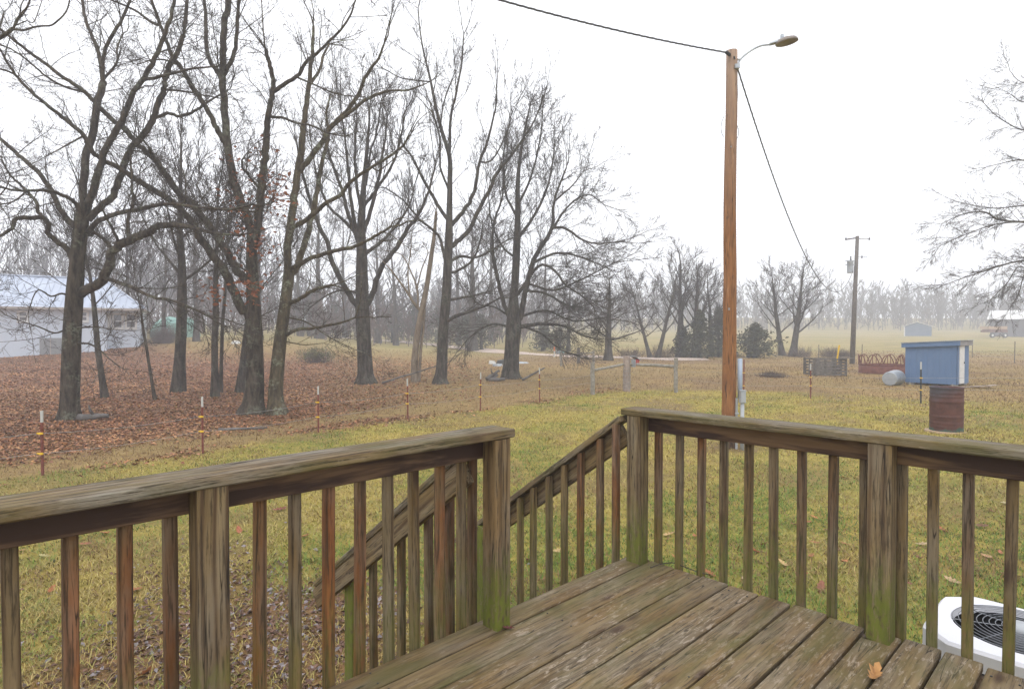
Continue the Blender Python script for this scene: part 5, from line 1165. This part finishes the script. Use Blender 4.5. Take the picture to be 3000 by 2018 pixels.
for f, z in rings:
    for t in ts:
        ro = octr(t); rad = {0: ro, .012: ro-.015, 1: rg, 1.001: rg-.01}[f]; V.append(AP(rad*math.cos(t), rad*math.sin(t), z))
mb = MB(); mb.add(V, [(i*NN+j, i*NN+(j+1) % NN, (i+1)*NN+(j+1) % NN, (i+1)*NN+j) for i in range(4) for j in range(NN)]); mb.build('top_cover', 'acwhite', acu)
mb = MB(); mb.prism([AP(x*.93, y*.93, .06) for x, y in oct_], (0, 0, zt-.26)); mb.build('coil', 'black', acu)
for k in range(12):
    z = .1+k*.048; mb = MB(); q = [AP(x*.985, y*.985, z) for x, y in oct_]; q.append(q[0])
    mb.tube(q, .012, 4); mb.build('louver', 'acwhite', acu)
for x, y in ((-1, -1), (-1, 1), (1, -1), (1, 1)): mb = MB(); mb.box(AP(x*(hw-ch*.55), y*(hw-ch*.55), .37), (.07, .07, .6)); mb.build('corner_post', 'acwhite', acu)
mb = MB(); mb.prism([AP(x*1.08, y*1.08, -.02) for x, y in oct_], (0, 0, .08)); mb.build('base_pan', 'concrete', acu)
fg = MB()
for k in range(9):
    r = .075+k*.0255; fg.tube([AP(r*math.cos(t), r*math.sin(t), zt+.026-.010*(r/.28)**2) for t in np.linspace(0, 2*math.pi, 37)], .0022, 4, False)
gr_ = fg.build('fan_grille', 'grille', acu)
mb = MB()
for k in range(8):
    t = k*math.pi/4+.3; mb.tube([AP(.05*math.cos(t), .05*math.sin(t), zt+.022), AP(rg*math.cos(t), rg*math.sin(t), zt+.010)], .003, 4)
mb.build('grille_spoke', 'grille', gr_)
mb = MB(); mb.lathe([(0, .045), (.055, .043), (.066, .03), (.068, .0), (.06, -.12), (0, -.12)], AP(0, 0, zt), 24); mb.build('motor_cap', 'gray_pvc', acu, smooth=True)
for k in range(3):
    mb = MB(); t = k*2.094+.5; c0, s0 = math.cos(t), math.sin(t)
    q = [(.05, -.05), (.26, -.10), (.27, .08), (.05, .05)]; mb.prism([AP(x*c0-y*s0, x*s0+y*c0, zt-.13+.12*y) for x, y in q], (0, 0, .004)); mb.build('fan_blade', 'black', acu)
mb = MB(); mb.lathe([(.29, -.02), (.285, -.2), (.29, -.2)], AP(0, 0, zt), 32); mb.build('shroud', 'black', acu, smooth=True)

# ------------------------------------------------------------------ far barns, trailer, mailbox, odds and ends
def barn(px, yt, ye, yb, Yd, width, depth, wm, label, gable, turn=-36.):
    """front corner at px; the front faces the yard"""
    o = P(px, yb, Yd); z0 = float(g(o[0], o[1]))-.3; zE, zT = P(px, ye, Yd)[2], P(px, yt, Yd)[2]; t = math.radians(turn)
    ex, ey = np.array([math.cos(t), math.sin(t), 0]), np.array([-math.sin(t), math.cos(t), 0]); o[2] = 0
    root = empty('barn', (o[0], o[1], z0), label, 'barn')
    def q(a, b, z): return o+ex*a+ey*b+np.array([0, 0, z])
    mb = MB()
    if gable:
        xm = width*.5; mb.prism([q(0, 0, z0), q(width, 0, z0), q(width, 0, zE), q(xm, 0, zT), q(0, 0, zE)], ey*depth); mb.build('wall', wm, root)
        mb = MB(); mb.prism([q(-.3, -.3, zE-.05), q(xm, -.3, zT+.1), q(width+.5, -.3, zE-.1), q(width+.5, -.3, zE-.02), q(xm, -.3, zT+.2), q(-.3, -.3, zE+.05)], ey*(depth+.6)); mb.build('roof', 'white', root)
        mb = MB(); mb.prism([q(.0, -.06, z0), q(.2, -.06, z0), q(.2, -.06, zE), q(.0, -.06, zE)], ey*.05); mb.build('corner_trim', 'white', root)
    else:
        mb.prism([q(0, 0, z0), q(width, 0, z0), q(width, 0, zE), q(0, 0, zE)], ey*depth); mb.build('wall', wm, root)
        mb = MB(); mb.add([q(-.5, -.5, zE), q(width+.5, -.5, zE), q(width+.5, depth/2, zT), q(-.1, depth/2, zT), q(width+.5, depth+.5, zE), q(-.5, depth+.5, zE)], [(0, 1, 2, 3), (3, 2, 4, 5), (0, 3, 5), (1, 4, 2)]); mb.build('roof', 'white', root)
        mb = MB(); mb.prism([q(5, -.08, z0), q(8.5, -.08, z0), q(8.5, -.08, zE-.6), q(5, -.08, zE-.6)], ey*.06); mb.build('door', 'barngray', root)
barn(2648, 945, 957, 975, 118, 4.4, 5, 'barnblue', 'small blue-grey gabled shed in the misty field', True)
barn(2900, 908, 936, 981, 112, 14, 9, 'barngray', 'dark barn with a white metal roof at the far right edge', False, -40.)
c = G(2912, 982); c = P(2912, 982, 105); c[2] = float(g(c[0], c[1])); tr2 = empty('hay_wagon', c, 'brown flatbed wagon with pale load parked before the dark barn', 'wagon')
mb = MB(); mb.box(c+(0, 0, 1.15), (3.2, 2, .35)); mb.build('bed', 'rustred', tr2); mb = MB(); mb.box(c+(-.1, 0, 1.75), (3.3, 1.9, .5)); mb.build('load', 'tan', tr2); mb = MB(); mb.box(c+(.1, 0, 1.42), (3., 1.7, .2)); mb.build('rack', 'rustred', tr2)
for s in (-1.1, 1.1):
    mb = MB(); mb.lathe([(.0, -.12), (.42, -.12), (.45, 0), (.42, .12), (0, .12)], c+(s, -1., .45), 16, [[1, 0, 0], [0, 0, -1], [0, 1, 0]]); wv = mb.build('wheel', 'rubber', tr2); mb = MB(); mb.lathe([(0, .13), (.2, .13), (.22, .1)], c+(s, -1., .45), 12, [[1, 0, 0], [0, 0, -1], [0, 1, 0]]); mb.build('rim', 'white', wv)
c = G(1641, 1052); mbx = empty('mailbox', c, 'small dark mailbox on a post beside the driveway', 'mailbox'); z = P(0, 1037, c[1])[2]
mb = MB(); mb.box((c[0], c[1], (c[2]+z)/2), (.1, .1, z-c[2])); mb.build('post', 'oldwood', mbx)
mb = MB(); aa = np.linspace(0, math.pi, 9); mb.prism([(c[0]-.32, c[1]+.13*math.cos(a), z+.12+.13*math.sin(a)) for a in aa]+[(c[0]-.32, c[1]-.13, z), (c[0]-.32, c[1]+.13, z)], (.64, 0, 0)); mb.build('box', 'graydoor', mbx)
mb = MB(); mb.box((c[0]+.1, c[1]-.14, z+.15), (.4, .012, .1)); mb.build('panel', 'teal', mbx)
c = G(1624, 1046); mk = empty('driveway_marker', c, 'orange and white marker stake left of the mailbox', 'marker'); z = P(0, 1016, c[1])[2]-c[2]
mb = MB(); mb.tube([c, c+(0, 0, z*.6)], .05, 8); mb.build('white_section', 'white', mk); mb = MB(); mb.tube([c+(0, 0, z*.6), c+(0, 0, z)], .05, 8); mb.build('orange_section', 'orange', mk)
c = G(2203, 1048); mb = MB(); mb.lathe([(.18, .0), (.36, .0), (.42, .07), (.42, .15), (.36, .22), (.18, .22), (.15, .11), (.18, 0)], c, 24); tag(mb.build('old_tyre', 'rubber', None, c, smooth=True), 'dark tyre lying in front of the rounded cedar', 'tyre')
# logs and debris by the broad tree
def logs(px, py, dirs, r, label):
    for k, (dx, dy, L, dz) in enumerate(dirs):
        c = G(px+9*k, py); d = np.array([dx, dy, dz]); d /= np.linalg.norm(d); mb = MB(); n_ = 7; t = np.linspace(0, 1, n_)
        pts = c+(0, 0, r*.8)+d[None]*(t*L)[:, None]+rng.normal(0, r*.15, (n_, 3)); mb.tube(pts, r*np.linspace(1.1, .6, n_), 9)
        if k == 0 and r > .08: mb.tube([pts[3], pts[3]+(-.08, -.05, .16), pts[3]+(-.1, -.08, .32)], [r*.5, r*.35, r*.15], 6)
        tag(mb.build('log', 'logs', None, c, smooth=True), label[k], 'log', 'logs by the broad tree')
logs(1425, 1116, [(.6, .3, .75, .4), (.9, -.1, .7, .02), (.3, .8, .6, .25)], .09, ['pale forked log leaning in the pile left of the broad tree', 'log lying flat in the pile left of the broad tree', 'short log tilted at the back of the log pile'])
logs(1530, 1116, [(.7, -.1, 1.2, .4)], .05, ['thin dead branch rising from the ground right of the broad tree'])
logs(1120, 1124, [(.8, .1, 2.6, .25)], .04, ['fallen branch lying right of the straight dark trunk'])
logs(640, 1262, [(.9, .1, 1.1, .02)], .035, ['dead stick on the grass below the twin trees'])
logs(232, 1232, [(.9, .2, .7, .05)], .09, ['mossy log at the foot of the gnarled oak'])
for i, (px, py, w, h, m, lab) in enumerate([(1442, 1066, .5, .25, 'white', 'white scrap in the rubbish left of the broad trunk'), (1458, 1072, .7, .16, 'galv', 'pale scrap sheet in the rubbish left of the broad trunk'), (1470, 1066, .8, .3, 'tblack', 'dark scrap beside the broad trunk'), (1530, 1064, 1.0, .1, 'galv', 'grey scrap on the ground right of the broad trunk'), (690, 1006, .9, .2, 'white', 'white object on the rise behind the dark oak')]):
    c = G(px, py); mb = MB(); n_ = 9; a = np.linspace(0, 6.283, n_, endpoint=False)
    top = [c+(math.cos(t)*w/2*rng.uniform(.5, .9), math.sin(t)*w/3*rng.uniform(.5, .9), h*rng.uniform(.6, 1.1)) for t in a]; bot = [c+(math.cos(t)*w/2*rng.uniform(.8, 1.1), math.sin(t)*w/3, -.03) for t in a]
    mb.add(bot+top, [(j, (j+1) % n_, n_+(j+1) % n_, n_+j) for j in range(n_)]+[tuple(range(n_, 2*n_))]); tag(mb.build('scrap', m, None, c), lab, 'scrap', 'scrap on the ground')

# ------------------------------------------------------------------ grass, litter and fallen leaves
def under_deck(X, Y):
    u = X*D1[0]+Y*D1[1]; v = X*D2[0]+Y*D2[1]
    return ((u < 2.95) & (v < 2.06)) | ((u > 1.7) & (u < 2.86) & (v < 3.35) & (v > 2))
def scatter(n, y0, y1, pw, r, m=1.12):
    """random ground spots in the wedge of view, denser near"""
    Y = y0*(y1/y0)**(r.random(n)**pw); X = r.uniform(-1, 1, n)*(Y*1.03*1500/F+1.5); return X, Y
r = np.random.default_rng(500)
X, Y = scatter(580000, 2.2, 26, .95, r); lf, lw, dt, nr = zones(X, Y)
keep = (~under_deck(X, Y)) & (r.random(len(X)) < (.10+.9*lw)*(1-.8*dt)*(1-.75*lf*(Y < 8))*(.05+1.35*fbm(X, Y, .35)))
X, Y, lw = X[keep], Y[keep], lw[keep]; n = len(X); Z = g(X, Y)
a = r.random(n)*6.283; h = r.uniform(.022, .058, n)*(.55+.9*fbm(X, Y, .5))*(1+.01*Y); w = .0020*(1+.15*Y)*r.uniform(.7, 1.3, n)
side = np.stack([np.cos(a), np.sin(a), np.zeros(n)], 1); ln = np.stack([-np.sin(a), np.cos(a), np.zeros(n)], 1)*(r.uniform(.4, 2.0, n)*h)[:, None]
b0 = np.stack([X, Y, Z-.004], 1)
nb_ = Y < 6.0
def blades(k, full):
    b, sd_, l_, h_, w_ = b0[k], side[k], ln[k], h[k][:, None], w[k][:, None]
    if full: return np.stack([b-sd_*w_, b+sd_*w_, b+l_*.45+UP*h_*.62+sd_*w_*.7, b+l_*.45+UP*h_*.62-sd_*w_*.7, b+l_+UP*h_*.85], 1)
    return np.stack([b-sd_*w_*1.25, b+sd_*w_*1.25, b+l_+UP*h_*.9], 1)
gm = fbm(X, Y, 1.8)+.30*sstep(10.5, 4, Y)*sstep(-.3, 1.6, X)+.05*sstep(9, 3, Y)-.12*sstep(9, 16, Y); gm = sstep(.42, .66, gm+r.normal(0, .07, n))[:, None]
straw = (np.array([.51, .40, .125])+np.array([.13, .10, .0])*sstep(8, 13, Y)[:, None])*r.uniform(.65, 1.2, (n, 1))*np.array([1, 1, 1])+r.normal(0, .015, (n, 3)); green = np.array([.15, .25, .022])*r.uniform(.6, 1.3, (n, 1))
brown = np.array([.30, .18, .065])*r.uniform(.6, 1.2, (n, 1)); col = straw*(1-gm)+green*gm; bmk = (r.random(n) < .13+.5*(1-lw)+.4*sstep(.50, .64, fbm(X+7, Y, 1.1)))[:, None]; col = np.where(bmk, brown, col)
Va, Vb = blades(nb_, True), blades(~nb_, False); na, nbb = len(Va), len(Vb)
i = np.arange(na)[:, None]*5; j_ = np.arange(nbb)[:, None]*3+na*5
Fq = np.concatenate([i+np.array([[0, 1, 2]]), i+np.array([[0, 2, 3]]), i+np.array([[3, 2, 4]]), j_+np.array([[0, 1, 2]])])
col = np.concatenate([np.clip(col, .01, 1), np.ones((n, 1))], 1)
me = mesh_np('grass', np.concatenate([Va.reshape(-1, 3), Vb.reshape(-1, 3)]), Fq, False, ('Col', np.concatenate([np.repeat(col[nb_], 5, 0), np.repeat(col[~nb_], 3, 0)]))); me.materials.append(M['vcol'])
o = bpy.data.objects.new('grass', me); place(o, None, Matrix()); tag(o, 'short winter lawn grass, straw and green', 'grass', kind='stuff')
print('grass blades', n)
# leaf litter under the trees and by the steps
X, Y = scatter(150000, 8.5, 52, .9, r); lf, lw, dt, nr = zones(X, Y); keep = (r.random(len(X)) < lf*1.1) & (X < 6); X, Y = X[keep], Y[keep]
X2 = r.normal(-2.0, 1.2, 9000); Y2 = r.normal(4.6, 1.3, 9000); l2 = zones(X2, Y2)[0]; k2 = (r.random(9000) < l2*1.1+.04) & (~under_deck(X2, Y2)); X2, Y2 = X2[k2], Y2[k2]
n1, n2 = len(X), len(X2); Xa, Ya = np.concatenate([X, X2]), np.concatenate([Y, Y2])
sz = np.concatenate([r.uniform(.035, .075, n1)*(.75+.022*Y), r.uniform(.018, .042, n2)])
c1 = (np.array([.40, .185, .085])+np.array([.16, .11, .06])*sstep(.4, .7, fbm(X, Y, 3.3))[:, None])*r.uniform(.35, 1.5, (n1, 1))*(.65+.7*fbm(X+50, Y, 1.7))[:, None]+r.normal(0, .02, (n1, 3))*np.array([1, .6, .4]); c2 = np.where(r.random((n2, 1)) < .22, np.array([.33, .29, .30]), np.array([.20, .11, .075]))*r.uniform(.5, 1.25, (n2, 1))
o = leaf_cards(np.stack([Xa, Ya, g(Xa, Ya)+.012], 1), sz, np.clip(np.concatenate([c1, c2]), .02, 1), 'leaf_litter', 'vcol', None, r, .45); tag(o, 'brown leaf litter carpeting the ground beneath the trees', 'leaf litter', kind='stuff')
# tufts of rough grass in the pasture
X, Y = scatter(110000, 9, 60, .8, r); lf, lw, dt, nr = zones(X, Y); keep = (r.random(len(X)) < (1-lw)*(1-.85*lf)*(.2+1.1*fbm(X, Y, 2.))); X, Y = X[keep], Y[keep]; n = len(X)
a = r.random(n)*6.283; side = np.stack([np.cos(a), np.sin(a), np.zeros(n)], 1); h = r.uniform(.03, .085, n)*(1+.012*Y); w = .008*(.5+.05*Y); b0 = np.stack([X, Y, g(X, Y)-.01], 1); tl = r.normal(0, .6, (n, 3))*np.array([1, 1, 0])
V = np.stack([b0-side*w[:, None], b0+side*w[:, None], b0+(UP+tl)*h[:, None]], 1); t_ = sstep(.3, .7, fbm(X, Y, 4))[:, None]
col = (np.array([.25, .145, .06])*(1-t_)+np.array([.42, .30, .13])*t_)*r.uniform(.55, 1.25, (n, 1))
me = mesh_np('rough_grass', V.reshape(-1, 3), np.arange(n*3).reshape(-1, 3), False, ('Col', np.repeat(np.concatenate([col, np.ones((n, 1))], 1), 3, 0))); me.materials.append(M['vcol'])
o = bpy.data.objects.new('rough_grass', me); place(o, None, Matrix()); tag(o, 'rough tan pasture grass beyond the fence', 'grass', kind='stuff')

def oak_leaf_mesh(seed, s=.075, ny=.85):
    """lobed oak leaf with a curled blade, a thin solid"""
    r = np.random.default_rng(seed); half = [(0, .02), (.12, .10), (.22, .20), (.30, .12), (.42, .30), (.52, .16), (.64, .30), (.74, .15), (.86, .17), (1, .0)]
    cur = r.uniform(.25, .7); roll = r.uniform(.4, 1.1); twv = r.uniform(-.4, .4)
    def bend(x, y): return (x-.5, y*ny*(1-.12*roll), cur*((x-.5)**2)+roll*y*y*1.6+twv*y*(x-.3))
    mid = [bend(x, 0) for x, _ in half]; up = [bend(x, y*r.uniform(.85, 1.15)) for x, y in half]; dn = [bend(x, -y*r.uniform(.85, 1.15)) for x, y in half]
    V = (np.array(mid+up+dn)*s*2); V[:, 2] -= V[:, 2].min(); n = len(half); f = []
    for i in range(n-1): f += [(i, i+1, n+i+1, n+i), (i+1, i, 2*n+i, 2*n+i+1)]
    me = bpy.data.meshes.new('oak_leaf'); me.from_pydata([tuple(p) for p in V], [], f); me.materials.append(M['leaf']); me.validate(); return me
lm_ = [oak_leaf_mesh(k) for k in range(6)]
def put_leaf(p, yaw, s, col, label, group=None, me=None, tilt=(0, 0)):
    o = bpy.data.objects.new('oak_leaf', me or random.choice(lm_)); o.color = (*col, 1)
    mw = Matrix.Translation(Vector(p)) @ Matrix.Rotation(yaw, 4, 'Z') @ Matrix.Rotation(tilt[0], 4, 'X') @ Matrix.Rotation(tilt[1], 4, 'Y') @ Matrix.Scale(s, 4); place(o, None, mw); return tag(o, label, 'leaf', group)
def deckpt(px, py): rr = ray(px, py); t = (DECK-CAMH)/rr[2]; return np.array([0, 0, CAMH])+rr*t
put_leaf(deckpt(2562, 1980)+(0, 0, .004), .85, 1.0, (.46, .24, .085), 'curled orange-tan oak leaf lying on the deck boards', me=oak_leaf_mesh(40, .075, .62), tilt=(.1, 0))
put_leaf(deckpt(1489, 1843)+(0, 0, .004), -.25, .42, (.13, .035, .03), 'small dark red leaf at the foot of the algae-stained post', me=oak_leaf_mesh(41))
put_leaf(deckpt(2553, 1872)+(0, 0, .004), -.3, .55, (.12, .085, .065), 'curled brown leaf at the foot of the mossy right-hand post', me=oak_leaf_mesh(42))
mb = MB(); mb.tube(catmull([deckpt(x, y)+(0, 0, .006+dz) for x, y, dz in [(1906, 1665, 0), (1935, 1657, .004), (1970, 1655, .008), (2000, 1663, .004), (2040, 1676, 0), (2075, 1685, 0)]], 4), .003, 6); tag(mb.build('twig', 'twig', None, deckpt(1906, 1665)), 'thin dead twig lying on the deck at the corner post', 'twig')
spots = [(2035, 1578), (1960, 1572), (2080, 1690), (2385, 1520), (2385, 1595), (2475, 1600), (2472, 1655), (2405, 1730), (2375, 1640), (2120, 1680), (2785, 1445), (2875, 1550), (2695, 1642), (2790, 1710), (2660, 1715), (2640, 1790), (2240, 1600), (2215, 1540), (2330, 1545), (2365, 1535), (2475, 1405), (2900, 1500), (2930, 1625), (2960, 1700), (2890, 1640), (2295, 1660), (2180, 1705), (1990, 1500), (2760, 1560), (2700, 1600), (2840, 1420), (2950, 1480), (2870, 1345), (2790, 1340), (2600, 1330), (2305, 1270), (2390, 1255), (2140, 1240), (2010, 1235), (1960, 1210), (1640, 1620), (1560, 1580), (1600, 1500), (1700, 1560), (1755, 1520), (1770, 1480), (1720, 1460), (1545, 1650), (60, 1620), (130, 1640), (250, 1600), (310, 1570), (500, 1560), (700, 1560), (870, 1540), (420, 1990), (640, 1490), (820, 1500), (890, 1580), (390, 1740), (150, 1740), (590, 1690), (760, 1600), (1230, 1500), (1290, 1420), (1250, 1560), (2350, 1690), (2430, 1560), (2210, 1620), (1985, 1650), (1930, 1560), (2075, 1480)]
for px, py in spots:
    p = G(px, py); c = random.choice([(.42, .19, .07), (.36, .14, .05), (.27, .115, .055), (.46, .30, .16), (.22, .09, .05)]); s = random.uniform(.75, 1.25)
    put_leaf(p+(0, 0, .022), random.uniform(0, 6.28), s*.95, tuple(q*random.uniform(.85, 1.15) for q in c), 'fallen oak leaf lying loose on the lawn around the deck', 'fallen leaves on the lawn', tilt=(random.gauss(0, .25), random.gauss(0, .25)))

# ------------------------------------------------------------------ mist
mb = MB(); mb.box((0, 175, 15.5), (900, 510, 33)); hz_o = mb.build('haze', 'white', None, (0, 175, 15.5)); tag(hz_o, kind='stuff')
hm = bpy.data.materials.new('mist'); hm.use_nodes = True; ht = hm.node_tree; ht.nodes.clear()
pv = ht.nodes.new('ShaderNodeVolumePrincipled'); pv.inputs['Color'].default_value = (.90, .925, 1., 1); pv.inputs['Density'].default_value = .0036; pv.inputs['Anisotropy'].default_value = 0.
ho = ht.nodes.new('ShaderNodeOutputMaterial'); ht.links.new(pv.outputs[0], ho.inputs['Volume'])
hz_o.data.materials.clear(); hz_o.data.materials.append(hm)
